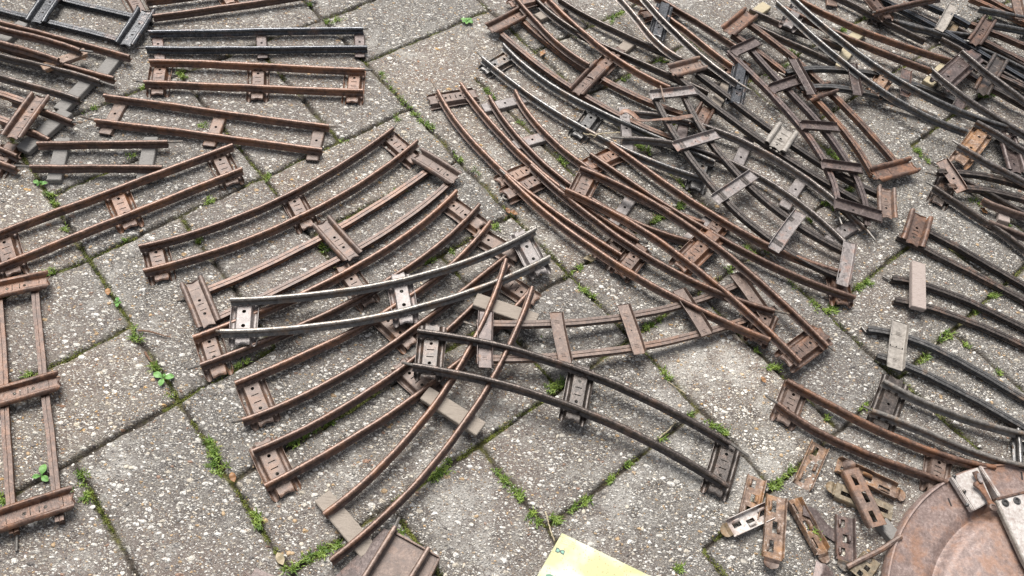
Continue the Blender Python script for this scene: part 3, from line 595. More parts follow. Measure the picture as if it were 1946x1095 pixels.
T('dark straight rusty track descending to the right edge below the tipped sleeper','dark',[([(1776,354),(1788,361),(1865,413),(1913,444),(1985,504)],(1760,346),None),[(1808,330),(1836,342),(1873,363),(1923,390),(1985,424)]],
  [((1806,334),(1781,386),'hat',22,{'m':'dark'})],lift=(0,0),name=SN)
T('grey railed track on a square wooden sleeper near the right edge','pink',[[(1869,378),(1903,393),(1946,407),(1990,420)],[(1880,420),(1930,440),(1990,462)]],
  [((1909,378),(1909,420),'wood',13)],lift=(1,1),smat='pwood',name=SN)
T('upside-down track with dented rails and a rusty trough sleeper, right side','dark',[[(1708,446),(1753,468),(1798,490),(1857,522),(1929,558),(1990,592)],[(1735,422),(1765,438),(1798,456),(1857,487),(1946,541),(1990,566)]],
  [((1749,410),(1733,464),'hat',25,{'m':'rust'})],flip=True,smat='rust')
T('upside-down curve under a pale square wooden sleeper, right side','dark',[([(1697,527),(1729,533),(1813,558),(1879,589),(1946,620),(1990,642)],(1677,525),None),[(1702,568),(1756,580),(1846,610),(1943,653),(1990,676)]],
  [((1741,504),(1741,590),'wood',15)],flip=True,smat='pwood')
T('upside-down slate curve under a pale bent plate sleeper, right side','slate',[([(1650,624),(1696,631),(1779,663),(1863,703),(1913,738),(1946,757),(1990,782)],(1637,621),None),[(1668,674),(1723,694),(1813,734),(1879,773),(1946,810),(1990,836)]],
  [((1710,613),(1700,700),'marks',16,{'m':'cream'})],flip=True,smat='cream')
T('grey rod railed curve with a dark, orange-edged end sleeper, lower right','grey',[[(1680,723),(1729,750),(1813,783),(1879,807),(1946,823),(1990,832)],([(1658,780),(1713,798),(1779,827),(1863,862),(1926,878),(1985,888)],(1641,772),None)],
  [((1703,718),(1674,812),'one',25,{'m':'dark','label':'dark sleeper edged with orange rust'})],lift=(0,4),smat='dark')
T('rusty curve leading to the round turntable in the lower right','rust',[[(1496,722),(1579,767),(1617,788),(1679,815),(1716,837),(1779,858),(1840,876),(1892,888)],([(1478,766),(1513,791),(1593,837),(1685,874),(1747,897),(1800,916)],(1454,751),None)],
  [((1517,728),(1487,802),'hat',23),((1788,856),(1775,935),'hat',23)],lift=(0,0),smat='pink')
T('dark narrow track end hanging at the right edge above the turntable','slate',[[(1936,815),(1941,890)],[(1975,815),(1980,890)]],
  [((1925,850),(1990,850),'chan',11)],lift=(0,0),name=SN)
# ---------------------------------------------------------------- loose connector clips
def clip(label,mat,p,q,W=15,up=True,tongue=1,lift=0.,roll=0,tmat=None,long_t=.009):
    h=.0055; z0=lift*.001
    P,Q=bp(*p,z0+(0 if up else h)),bp(*q,z0+(0 if up else h)); P[2]=Q[2]=z0
    fr,L=frame(P,Q,roll=math.radians(roll)); W*=.001; hw=W/2
    e=empty('track_clip',fr[0],label,'metal clip','loose connector clips heaped by the turntable')
    g=G(); n=12; xs_=[-L/2]; 
    cuts=[(-L*.33,-1),(0,1),(L*.31,-1)]
    def qd(xa,xb,ya,yb,z=0): g.add([(xa,ya,z),(xb,ya,z),(xb,yb,z),(xa,yb,z)],[(0,1,2,3)])
    x=-L/2; cl=L*.095
    for xc,s in cuts:
        qd(x,xc-cl,-hw,hw); ya,yb=(-hw*.15,hw*.45) if s>0 else (-hw*.45,hw*.15)
        qd(xc-cl,xc+cl,-hw,ya); qd(xc-cl,xc+cl,yb,hw); x=xc+cl
        # the flap pressed up out of the cut, folded over
        f=G(); ye=yb if s>0 else ya; yo=ye-s*.0003
        m=6; V=[]
        prf=[(0,0),(0,.0020),(s*.0005,.0030),(s*.0013,.0034),(s*.0020,.0030)]
        for i in range(m+1):
            xx=xc-cl*.85+2*cl*.85*i/m; sh=1-.35*(abs(i/m*2-1)>.9)
            for dy,dz in prf: V.append((xx,yo+dy,(dz*sh) if up else dz*sh+.0))
        f.add(V,[(i*5+j,i*5+j+1,(i+1)*5+j+1,(i+1)*5+j) for i in range(m) for j in range(4)])
        if not up: f.v=[(a,b,h-c*.2) for a,b,c in f.v]
        if up: mobj('flap',f.world(fr),f.f,MT[mat],e,solid=.0006)
    qd(x,L/2,-hw,hw)
    for s in(-1,1):
        pr=[(hw,0),(hw+.0005,.0004),(hw+.0007,.0012),(hw+.0007,h)]
        V=[((i/8*2-1)*(L/2-(.0015 if i in(0,8) and j==3 else 0)),s*y,z+.0004*math.sin(i*1.9+s)*(j==3)) for j,(y,z) in enumerate(pr) for i in range(9)]
        g.add(V,[(j*9+i,j*9+i+1,(j+1)*9+i+1,(j+1)*9+i)[::s] for j in range(3) for i in range(8)])
    if not up: g.v=[(a,-b,h-c) for a,b,c in g.v]
    mobj('channel',g.world(fr),g.f,MT[mat],e,solid=.0006)
    if tongue:
        t=G(); m=8; V=[]
        tl=long_t; tw=hw*.82; zb=0 if up else h
        for i in range(m+1):
            u=i/m; x_=tongue*(L/2+u*tl); wv=tw*math.sqrt(max(0.02,1-max(0,(u-.45)/.56)**2)); z_=zb+(-.0 + .0028*math.exp(-((u-.15)/.12)**2))*(1 if up else -1)*.8+(.0002)
            for j in range(5): V.append((x_,wv*(j/4*2-1),z_+.0006*(abs(j-2)==2)))
        t.add(V,[(i*5+j,i*5+j+1,(i+1)*5+j+1,(i+1)*5+j) for i in range(m) for j in range(4)])
        mobj('tongue',t.world(fr),t.f,MT[tmat or mat],e,solid=.0006)
    return e
clip('rusty open clip lying alone, nearest the dark S curve pin and the wide slab','orange',(1557,846),(1522,926),15,tongue=0)
clip('orange clip half buried behind the white flecked clip','orange',(1437,908),(1419,986),15,tmat='grey',lift=.5)
clip('white flecked clip with a rounded tongue, leftmost of the heap','white',(1462,972),(1387,1006),14,lift=4,tmat='olive')
clip('long orange-brown clip lying upright over the white flecked one','orange',(1474,944),(1466,1062),16,lift=8,tmat='pink')
clip('orange clip leaning beside the long upright one, its tongue pointing down right','orange',(1503,950),(1560,1052),14,lift=2,tmat='orange',roll=-14)
clip('dark grey clip with a pale rounded tongue beside the bent rod','plum',(1603,982),(1604,1066),15,lift=2,tmat='grey')
clip('orange clip lying under the pinkish clip, upper of the two','orange',(1589,884),(1702,938),14,lift=2,tmat='orange')
clip('olive clip lying under the pinkish clip, lower of the two','olive',(1696,975),(1588,930),14,up=False,lift=1,tmat='olive')
clip('pinkish humped clip with three slots lying across two other clips','pink',(1670,1000),(1617,892),15,up=False,lift=9,tmat='pink')
clip('olive clip cut by the bottom edge between rod and turntable','olive',(1632,1098),(1658,1060),15,up=False,tongue=0,lift=1)
def ribbon(name,pts,width,mat,label,cat,z=.001,thick=.0006,closed_ends=True,group=None):
    P=[bp(x,y,zz) for x,y,zz in pts]
    path=[]; n=24; A=np.array(P); d=np.r_[0,np.cumsum(np.linalg.norm(np.diff(A,axis=0),axis=1))]
    T_=np.linspace(0,d[-1],n); path=np.stack([np.interp(T_,d,A[:,i]) for i in range(3)],1)
    for _ in range(3): path[1:-1]=(path[:-2]+2*path[1:-1]+path[2:])/4
    V=[];c=path.mean(0)
    for i,p in enumerate(path):
        t=path[min(i+1,n-1)]-path[max(i-1,0)]; t/=np.linalg.norm(t); s=np.cross([0,0,1.],t); s/=np.linalg.norm(s)
        u=i/(n-1); w_=width(u) if callable(width) else width
        for k_ in(-1,-.4,.4,1): V.append(p+s*w_*k_+np.array([0,0,-.0003*(abs(k_)==1)]))
    Fc=[(i*4+j,i*4+j+1,(i+1)*4+j+1,(i+1)*4+j) for i in range(n-1) for j in range(3)]
    o=mobj(name,V,Fc,mat,solid=thick,origin=c); tag(o,label,cat,group); return o
ribbon('metal_strip',[(1526,970,.003),(1545,975,.003),(1560,1000,.002),(1590,1022,.002)],lambda u:.0045+.001*math.sin(u*3),MT['plum'],'flat dark brown strip between two clips','metal strip',thick=.0012)
ribbon('metal_plate',[(1548,1082,.001),(1562,1086,.003),(1578,1100,.002)],lambda u:.009-.003*u,MT['plum'],'small dark plate fragment at the bottom edge by the clips','metal plate',thick=.001)
def rod(name,pts,r,mat,label,cat,seg=28,taper=None,group=None,jit=0):
    A=np.array([bp(x,y,z) for x,y,z in pts]); d=np.r_[0,np.cumsum(np.linalg.norm(np.diff(A,axis=0),axis=1))]
    T_=np.linspace(0,d[-1],seg); P=np.stack([np.interp(T_,d,A[:,i]) for i in range(3)],1)
    for _ in range(4): P[1:-1]=(P[:-2]+2*P[1:-1]+P[2:])/4
    rr=random.Random(len(label)); P[1:-1]+=np.array([[rr.uniform(-jit,jit) for _ in range(3)] for _ in range(seg-2)]) if jit else 0
    V=[];n=8
    for i,p in enumerate(P):
        t=P[min(i+1,seg-1)]-P[max(i-1,0)]; t/=np.linalg.norm(t); s=np.cross([0,0,1.],t); s/=np.linalg.norm(s); z=np.cross(t,s)
        k_=r*(taper(i/(seg-1)) if taper else 1)
        for a in range(n): V.append(p+(s*math.cos(a*math.pi*2/n)+z*math.sin(a*math.pi*2/n))*k_)
    Fc=[(i*n+a,i*n+(a+1)%n,(i+1)*n+(a+1)%n,(i+1)*n+a) for i in range(seg-1) for a in range(n)]+[tuple(range(n))[::-1],tuple(range((seg-1)*n,seg*n))]
    o=mobj(name,V,Fc,mat,origin=P.mean(0)); return tag(o,label,cat,group)
rod('bent_rod',[(1610,1078,.006),(1640,1062,.009),(1675,1045,.010),(1712,1020,.012)],.0024,MT['pink'],'bent rusty rod running from the grey clip to the turntable','rod')
rod('bent_rod',[(1196,380,.020),(1224,383,.020)],.001,MT['slate'],'short thin bent wire in the right fan','wire')
bpy.data.objects.remove(bpy.data.objects['bent_rod.001'])
rod('rail_pin',[(1402,160,.03),(1390,146,.03)],.001,MT['grey'],'x pin','pin'); bpy.data.objects.remove(bpy.data.objects['rail_pin'])
# bent brown strip draped over the plain-sleepered curve
ribbon('bent_strip',[(1178,218,.024),(1182,207,.028),(1196,210,.028),(1208,220,.027),(1213,230,.026),(1235,229,.026),(1262,226,.027),(1285,226,.026),(1300,222,.026),(1316,220,.026)],lambda u:.0022+.0008*math.sin(u*9),MT['rust'],'wavy bent brown strip lying across the plain-sleepered curve','metal strip',thick=.0008)
rod('wire_hook',[(1255,164,.030),(1258,172,.031),(1260,184,.031),(1263,194,.028)],.0011,MT['orange'],'rusty wire hook stuck through the front plate sleeper','wire')
o=block(.018,.012,.008,5); fr,_=frame(bp(1675,1003,0),bp(1692,1022,0)); o=mobj('wood_block',o.world(fr),o.f,MT['gwood'],origin=fr[0]); tag(o,'small grey wooden block between pinkish clip and turntable','wood block')
# ---------------------------------------------------------------- turntable
ZT=.012
E_=np.array([bp(x,y,ZT) for x,y in [(1686,1089),(1697,1038),(1723,983),(1766,935),(1809,906),(1866,886),(1946,881)]])
Am=np.c_[2*E_[:,0],2*E_[:,1],np.ones(len(E_))]; sol=np.linalg.lstsq(Am,(E_[:,:2]**2).sum(1),rcond=None)[0]
TC=np.array([sol[0],sol[1],0]); TR=math.sqrt(sol[2]+sol[0]**2+sol[1]**2)
ri=np.mean([np.linalg.norm((bp(x,y,ZT)-TC)[:2]) for x,y in [(1792,1095),(1809,1046),(1841,1009),(1875,983)]])
ro=np.mean([np.linalg.norm((bp(x,y,ZT)-TC)[:2]) for x,y in [(1783,1044),(1823,992),(1852,972)]])
print('turntable',TC,TR,ri,ro)
tt=empty('turntable',TC,'big round rusty turntable with a white speckled deck in the lower right corner','turntable')
def lathe(prof,c,n=128):
    V=[];m=len(prof)
    for i in range(n):
        a=2*math.pi*i/n
        for r,z in prof: V.append((c[0]+r*math.cos(a),c[1]+r*math.sin(a),z))
    return V,[(i*m+j,((i+1)%n)*m+j,((i+1)%n)*m+j+1,i*m+j+1) for i in range(n) for j in range(m-1)]
pr=[(TR-.002,0),(TR+.0005,.001),(TR+.0015,.004),(TR+.0008,.0095),(TR-.0006,.0128),(TR-.0020,.0130),(TR-.0030,.0112),(TR-.005,.0104),(ro+.004,.0106),(ro+.0005,.0098),(ro-.003,.0070),((ro+ri)/2,.0062),(ri+.003,.0072),(ri+.001,.0100),(ri-.002,.0140),(ri-.006,.0152),(ri*.5,.0156),(.012,.0158),(.0005,.0158)]
V,Fc=lathe(pr,TC)
MT['disc']=metal('pitted_oxide',(.085,.056,.046),(.175,.125,.108),(.31,.24,.215),(.20,.10,.055),.26,.15,.6,.12)
mobj('disc',V,Fc,MT['disc'],tt)
for a,b in(((1802,947),(1808,962)),((1941,897),(1943,912))):
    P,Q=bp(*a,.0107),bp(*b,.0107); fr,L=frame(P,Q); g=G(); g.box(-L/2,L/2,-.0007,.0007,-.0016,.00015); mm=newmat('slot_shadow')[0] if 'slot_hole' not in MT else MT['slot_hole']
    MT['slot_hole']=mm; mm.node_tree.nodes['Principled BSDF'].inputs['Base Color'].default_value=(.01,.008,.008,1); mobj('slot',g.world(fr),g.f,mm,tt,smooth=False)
def slab(name,pts,z,th,mat,parent,bev=.0007,zs=None):
    bm=bmesh.new(); P=[bp(x,y,z if zs is None else zs[i]) for i,(x,y) in enumerate(pts)]
    top=[bm.verts.new(p) for p in P]; bot=[bm.verts.new(p-np.array([0,0,th])) for p in P]; n=len(P)
    bm.faces.new(top); bm.faces.new(bot[::-1])
    for i in range(n): bm.faces.new((top[i],bot[i],bot[(i+1)%n],top[(i+1)%n]))
    bmesh.ops.recalc_face_normals(bm,faces=bm.faces); 
    if bev: bmesh.ops.bevel(bm,geom=bm.edges[:],offset=bev,segments=2,affect='EDGES')
    bm.verts.index_update(); V=[v.co[:] for v in bm.verts]; Fc=[[v.index for v in f.verts] for f in bm.faces]; bm.free()
    return mobj(name,V,Fc,mat,parent) if parent is not None else mobj(name,V,Fc,mat,origin=np.mean(P,axis=0))
slab('bracket',[(1811,906),(1859,888),(1886,951),(1852,970)],.019,.0075,MT['white'],tt)
slab('bracket_lip',[(1861,886),(1866,884),(1903,941),(1899,945)],.0215,.0090,MT['white'],tt)
slab('bracket_edge',[(1808,906),(1811.5,904.5),(1852.5,969),(1849,971)],.0200,.0060,MT['white'],tt)
for x,y in((1812,906),(1836,961),(1831,935)):
    V,Fc=lathe([(.0016,0),(.0016,.002),(.0010,.0027),(.0002,.003)],bp(x,y,.019),16); V=[(a,b,c+.019) for a,b,c in V]; mobj('rivet',V,Fc,MT['slate'],tt)
lv=slab('lever',[(1848,897),(1858,894),(1866,904),(1868,916),(1876,934),(1886,952),(1893,958),(1892,968),(1884,969),(1880,958),(1872,944),(1862,930),(1850,922),(1851,916),(1858,914)],.024,.0016,MT['rust'],tt,bev=.0004)
slab('lever_head',[(1857,899),(1863,899),(1868,908),(1870,917),(1864,918),(1859,910)],.0262,.0016,MT['mauve'],tt,bev=.0005)
V,Fc=lathe([(.0034,0),(.0034,.0016),(.0022,.0020),(.0016,.0012),(.0003,.0012)],bp(1888,964,.026),20); mobj('pivot',[(a,b,c+.0245) for a,b,c in V],Fc,MT['pink'],tt)
dk=slab('deck',[(1895,950),(1946,938),(2010,924),(2080,1080),(2010,1180),(1946,1062)],.0235,.0012,MT['white'],tt,bev=.0004)
slab('deck_side',[(1892,951),(1895.5,949.5),(1948,1062),(2012,1182),(2008,1184),(1944,1063)],.0245,.005,MT['cream'],tt,bev=.0005)
slab('deck_back',[(1893,946),(1946,933),(2008,919),(2009,924),(1946,938),(1895,951)],.0245,.009,MT['rust'],tt,bev=.0004)
slab('deck_support',[(1935,975),(1990,960),(2060,1090),(2000,1110)],.0222,.012,MT['dark'],tt,bev=.0004)
for x,y in((1910,956),(1932,952)):
    c=bp(x,y,.0235); V,Fc=lathe([(.0033,0),(.0034,.0008),(.0028,.0015),(.0020,.0015),(.0014,.0007),(.0013,.0002),(.0001,.0002)],c,20); rv=mobj('rivet',[(a,b,z+.0235) for a,b,z in V],Fc,MT['slate'],None)
    for v in rv.data.vertices: v.co-=Vector(tt.location)
    rv.parent=dk
# ---------------------------------------------------------------- sheet metal crossing piece at the bottom
cc=bp(740,1080,.012); cr=empty('crossing_plate',np.array([cc[0],cc[1],0]),'rusty sheet metal crossing piece with two rails, cut by the bottom edge','track crossing')
slab('panel',[(750,1014),(832,1060),(775,1170),(655,1170)],.012,.001,MT['pink'],cr,bev=.0003)
slab('ramp',[(731,1004),(750,1014),(655,1170),(560,1170)],.012,.001,MT['plum'],cr,bev=.0003,zs=[.008,.0121,.0121,.001])
slab('rim',[(752,1010),(833,1055),(835,1060),(751,1014)],.0145,.0120,MT['rust'],cr,bev=.0003)
slab('skirt',[(833,1057),(836,1061),(782,1172),(777,1170)],.0130,.0125,MT['rust'],cr,bev=.0003)
for a,b,pin in(((751,1000),(652,1160),(759,983)),((815,1040),(742,1160),None)):
    P=[bp(*a,.0200),bp(*b,.0200)]; 
    for p in P: p[2]=.0122
    path=np.array([P[0]+(P[1]-P[0])*t for t in np.linspace(0,1,8)]); V,Fc=sweep(PROF,path,False); r_=mobj('rail',V,Fc,MT['pink'],cr); headmat(r_,'pink',7)
    if pin:
        s=P[0].copy(); s[2]+=.0064; tg=bp(*pin,s[2]); V,Fc=tube(s,tg,.0013); po=mobj('connector_pin',V,Fc,MT['grey'],None)
        for v in po.data.vertices: v.co-=Vector(cr.location)
        po.parent=r_
c2=bp(495,1095,.01); ce=empty('metal_plate',np.array([c2[0],c2[1],0]),'corner of a rusty folded plate at the bottom edge, left of the crossing piece','metal plate')
slab('plate',[(486,1079),(530,1098),(520,1150),(440,1150)],.010,.001,MT['plum'],ce,bev=.0003)
slab('folded_edge',[(459,1086),(465,1083),(500,1112),(494,1118)],.012,.006,MT['pink'],ce,bev=.001)
# ---------------------------------------------------------------- yellow printed card
def cardmat():
    m,t,b=newmat('yellow_green_print'); k=N(t); g=k.n('ShaderNodeNewGeometry').outputs['Position']
    big=k.noise(g,26,3,.5); f=k.noise(g,300,3,.7)
    c=k.ramp(big,[(.35,(.33,.37,.17)),(.48,(.40,.40,.19)),(.58,(.52,.51,.36)),(.7,(.58,.57,.48))])
    v=k.n('ShaderNodeTexVoronoi'); v.inputs['Scale'].default_value=420; k.l(g,v.inputs['Vector'])
    c=k.mix(k.math('MULTIPLY',k.ramp(v.outputs['Distance'],[(.20,1.),(.32,0.)]),k.ramp(f,[(.45,0.),(.55,.75)])),c,(.30,.20,.08))
    k.l(c,b.inputs['Base Color']); b.inputs['Roughness'].default_value=.4; return m
card=slab('printed_card',[(1068,1013),(1229,1091),(1330,1140),(1240,1290),(925,1262),(1023,1091)],.004,.0022,cardmat(),None,bev=.0003)
tag(card,'speckled yellow-green printed card at the bottom edge','card')
def flat(name,pts,z,col,parent,emis=None):
    P=[bp(x,y,z) for x,y in pts]; m,t,b=newmat(name+'_ink'); b.inputs['Base Color'].default_value=(*col,1); b.inputs['Roughness'].default_value=.5
    V=P; o=mobj(name,V,[tuple(range(len(P)))],m,None,smooth=False)
    for v in o.data.vertices: v.co-=Vector(parent.location)
    o.parent=parent; return o
def mini(pts): return [(1000+x/5.6,995+y/5.6) for x,y in pts]
flat('emblem_outline',mini([(322,255),(345,262),(362,285),(388,280),(412,292),(400,335),(372,322),(358,305),(335,312),(308,298)]),.00415,(.03,.06,.05),card)
flat('emblem_left_leaf',mini([(330,268),(348,276),(356,292),(340,302),(318,294)]),.00425,(.16,.33,.24),card)
flat('emblem_right_leaf',mini([(370,292),(388,288),(403,298),(396,322),(376,312)]),.00425,(.16,.33,.24),card)
flat('green_print',mini([(205,560),(215,540),(255,538),(300,560),(320,620),(240,660)]),.00415,(.08,.20,.12),card)
r=random.Random(3); g=G()
for row in range(4):     # faint worn lines of small print
    x,y=mini([(375,140)])[0]; x+=row*-1.0; y+=row*6.0/1.6
    for k_ in range(20):
        if r.random()<.2: x+=1.5; continue
        L=r.uniform(.5,1.6); a=bp(x,y+r.uniform(-.5,.5),.0042); b_=bp(x+L,y+.42*L+r.uniform(-.7,.7),.0042); fr,l_=frame(a,b_); q_=G(); q_.add([(-l_/2,-.00012,0),(l_/2,-.00012,0),(l_/2,.00012,0),(-l_/2,.00012,0)],[(0,1,2,3)])
        g.add(q_.world(fr),q_.f); x+=L+.35; y+=(L+.35)*.43
m,t,b=newmat('faded_ink'); b.inputs['Base Color'].default_value=(.22,.25,.12,1)
o=mobj('small_print',g.v,g.f,m,None,smooth=False)
for v in o.data.vertices: v.co-=Vector(card.location)
o.parent=card
# ---------------------------------------------------------------- plants, twigs, litter
def leafmat(name,a,b2,trans=.25):
    m,t,b=newmat(name); k=N(t); g=k.n('ShaderNodeNewGeometry').outputs['Position']; f=k.noise(g,120,3,.6)
    c=k.ramp(f,[(.35,a),(.65,b2)]); k.l(c,b.inputs['Base Color']); b.inputs['Roughness'].default_value=.5
    tr=k.n('ShaderNodeBsdfTranslucent'); k.l(c,tr.inputs[0]); mx=k.n('ShaderNodeMixShader'); mx.inputs[0].default_value=trans
    k.l(b.outputs[0],mx.inputs[1]); k.l(tr.outputs[0],mx.inputs[2]); k.l(mx.outputs[0],t.nodes['Material Output'].inputs[0]); return m
GM=leafmat('grass_green',(.09,.17,.025),(.30,.40,.08)); WM=leafmat('weed_leaf',(.13,.30,.07),(.22,.42,.12)); MM=leafmat('moss_green',(.045,.06,.010),(.20,.22,.04),.1); DM=leafmat('dry_straw',(.30,.24,.14),(.55,.47,.32),.2); BM=leafmat('dead_leaf',(.16,.07,.03),(.38,.20,.08),.15)
TUFT="""395 835 425 890 9 150|398 880 425 905 6 50|480 975 500 1005 7 70|540 1088 650 1030 9 190|150 897 160 925 7 60|157 930 166 958 6 50|85 360 103 392 9 70|338 138 358 155 9 60|382 240 395 246 7 30|240 300 262 294 7 24|262 168 282 164 7 26|185 205 150 218 4 24|618 45 662 33 7 60|587 8 600 22 6 26|545 65 565 60 4 16|723 138 738 162 6 46|740 166 800 232 6 100|800 228 824 244 8 60|752 220 760 226 7 26|860 286 878 308 6 40|900 322 910 332 5 16|1056 290 1080 316 6 50|921 166 941 190 7 50|978 226 995 238 4 20|1152 46 1190 20 9 90|1090 74 1100 66 5 20|1245 118 1268 116 8 60|1183 156 1196 146 6 40|1600 60 1612 56 6 30|1498 96 1518 108 7 50|1490 128 1500 120 6 26|1456 142 1463 150 5 18|1430 158 1445 154 6 24|1572 284 1598 308 8 80|1565 382 1588 400 9 80|1532 414 1546 422 7 40|1738 284 1766 314 8 70|1205 274 1242 292 9 80|1288 342 1300 354 5 18|1280 395 1300 388 8 50|1246 418 1264 412 8 46|1414 470 1430 484 7 40|1450 474 1462 482 5 24|1378 520 1392 508 6 30|1498 536 1510 546 6 26|1540 576 1556 590 7 40|1565 592 1595 590 9 70|1624 552 1652 538 10 90|1102 545 1128 568 8 70|1088 518 1106 508 6 30|1218 626 1244 618 8 56|1248 612 1262 602 6 30|1238 424 1252 420 6 22|608 470 640 480 7 56|745 370 775 364 7 46|790 512 826 492 6 44|845 486 858 480 5 20|930 434 952 428 7 44|452 694 476 686 6 34|552 848 600 820 7 70|598 820 636 798 6 46|815 908 865 884 8 90|842 880 856 876 6 26|745 1002 768 1020 7 40|940 895 960 915 7 60|962 915 992 950 7 90|1008 975 1026 1000 7 70|1048 990 1066 984 7 50|1082 970 1098 962 6 34|1104 960 1120 944 7 40|1150 918 1166 906 6 34|1190 890 1200 878 5 22|1256 838 1272 828 5 24|1040 745 1075 722 9 110|1255 705 1275 722 6 36|1304 782 1320 792 5 18|1340 800 1382 826 7 90|1280 1088 1300 1076 7 40|1466 928 1486 916 8 60|1490 906 1508 890 6 36|1455 694 1482 702 8 60|1425 658 1440 668 5 18|1565 790 1580 796 5 20|1630 780 1650 768 6 34|1786 648 1814 626 9 70|1748 690 1766 676 7 36|1878 566 1900 560 7 40|1845 596 1858 590 6 26|1832 652 1846 668 5 24|1870 690 1900 712 5 30|1645 38 1660 28 7 36|1862 186 1888 180 9 60|1876 38 1886 32 5 16|1608 366 1622 360 6 30|1842 380 1868 390 7 46|1900 420 1920 432 6 40|1820 890 1840 884 6 26|1700 1012 1716 1000 7 34|1540 1000 1562 1022 6 56|80 522 104 516 7 56|140 928 120 934 3 10|250 625 264 650 7 56|286 690 300 704 7 40|0 940 8 962 8 44|36 722 66 708 6 34|118 436 136 440 6 26|236 459 246 454 5 18|366 446 386 460 7 46|386 388 402 378 7 44|1680 60 1690 50 3 8|312 758 330 744 3 14|1016 650 1030 640 3 8|70 720 30 735 4 24|505 335 515 342 6 22|648 270 660 266 4 14|1430 1040 1450 1050 3 10"""
V=[];Fc=[];rg=random.Random(11)
for s in TUFT.split('|'):
    a=list(map(float,s.split())); P,Q=bp(a[0],a[1]),bp(a[2],a[3]); wd=a[4]*.00036; n=int(a[5]*1.5)
    ctr=[(rg.random(),rg.gauss(0,1)) for _ in range(max(2,n//9))]
    for _ in range(n):
        c=rg.choice(ctr); t=c[0]; base=P+(Q-P)*t; dr=(Q-P); dl=np.linalg.norm(dr)+1e-9; pn=np.array([-dr[1],dr[0],0])/dl
        base=base+pn*c[1]*wd*.7+np.array([rg.gauss(0,.0011),rg.gauss(0,.0011),0]); zg=-.0015
        ang=rg.uniform(0,2*math.pi); d_=np.array([math.cos(ang),math.sin(ang),0]); sd_=np.array([-d_[1],d_[0],0])
        L=rg.uniform(.0025,.0075)*(.7+a[4]/18); lean=rg.uniform(.5,1.25); w_=rg.uniform(.00028,.00055)
        p0=base+np.array([0,0,zg]); p1=p0+(d_*math.sin(lean*.5)+np.array([0,0,math.cos(lean*.5)]))*L*.55; p2=p1+(d_*math.sin(lean*1.2)+np.array([0,0,math.cos(lean*1.2)]))*L*.45
        k_=len(V); V+=[p0-sd_*w_,p0+sd_*w_,p1-sd_*w_,p1+sd_*w_,p2]; Fc+=[(k_,k_+1,k_+3,k_+2),(k_+2,k_+3,k_+4)]
tag(mobj('joint_grass',V,Fc,GM,smooth=False),'short green grass sprouting from the joints between the slabs','grass',kind='stuff')
# moss cushions: many tiny leaflets in the joints
V=[];Fc=[];n=75000; px=rng.uniform(-20,1966,n); py=rng.uniform(-20,1110,n)
d0=np.stack([FW[i]*F+RT[i]*(px-CX)-UP[i]*(py-CY) for i in range(3)],1); kk=-H/d0[:,2]; X=d0[:,0]*kk; Y=d0[:,1]*kk
# concentrate on joints: snap each sample to its nearest lattice line when a joint runs there
uu,vv=lat(X,Y); jit=rng.normal(0,.0011,n); snapu=rng.random(n)<.5
iu=np.round(uu).astype(int); iv=np.round(vv).astype(int); fu=np.floor(uu).astype(int); fv=np.floor(vv).astype(int)
okk=np.where(snapu,EU[iu+O,fv+O],EV[iv+O,fu+O]); u2=np.where(snapu,iu+jit/US,uu); v2=np.where(snapu,vv,iv+jit/VS)
Pm=np.outer(u2*US-.86*H,A_)+np.outer(v2*VS+.05*H,B_)
mk=okk&((vnoise(Pm[:,0],Pm[:,1],24,21)*.6+vnoise(Pm[:,0],Pm[:,1],70,22)*.4)>.53); Pm=Pm[mk]; zz,_,_=groundz(Pm[:,0],Pm[:,1])
for (x,y),z in zip(Pm,zz):
    for _ in range(2):
        a=rg.uniform(0,6.28); L=rg.uniform(.0007,.0018); e_=rg.uniform(.2,1.2); d_=np.array([math.cos(a)*math.cos(e_),math.sin(a)*math.cos(e_),math.sin(e_)])*L; s_=np.array([-math.sin(a),math.cos(a),0])*L*.3
        p=np.array([x+rg.gauss(0,.0005),y+rg.gauss(0,.0005),z+rg.uniform(0,.0012)]); k_=len(V); V+=[p,p+d_*.5+s_,p+d_,p+d_*.5-s_]; Fc.append((k_,k_+1,k_+2,k_+3))
tag(mobj('joint_moss',V,Fc,MM,smooth=False),'olive green moss filling parts of the joints','moss',kind='stuff'); print('moss',len(Fc))
def weed(px_,py_,leaves,label,size):
    c=bp(px_,py_,0); e=empty('weed',c,label,'weed'); rr=random.Random(int(px_))
    for i,(ang,ln) in enumerate(leaves):
        a=math.radians(ang); d_=np.array([math.cos(a),math.sin(a),0]); s_=np.array([-d_[1],d_[0],0]); L=size*ln; V=[];m=8
        for k_ in range(m+1):
            u=k_/m; wv=L*.30*math.sin(math.pi*min(1,max(0.02,(u-.12)/.88)))**.7 if u>.12 else L*.03
            z=.001+L*(.55*u-.45*u*u)+i*.0003
            for j in(-1,-.5,0,.5,1): V.append(c+d_*L*u+s_*wv*j+np.array([0,0,z-abs(j)*-.10*wv-.0004*(j==0)+.0003*math.sin(k_*2+j*3)]))
        mobj('leaf',V,[(k_*5+j,k_*5+j+1,(k_+1)*5+j+1,(k_+1)*5+j) for k_ in range(m) for j in range(4)],WM,e,solid=.0002)
weed(888,43,[(10,.9),(60,1),(110,.8),(170,1.1),(215,.9),(270,.9),(330,1),(35,.5),(240,.55)],'bushy little lettuce-green weed in the joint at the top centre',.0085)
weed(311,720,[(20,1),(165,1.05),(275,.9),(85,.45)],'four leaved bright green seedling on the left slab joint',.0098)
weed(80,906,[(100,1.1),(200,.75),(335,.9)],'three leaved green seedling between the rails of the standing ladder-like track',.0095)
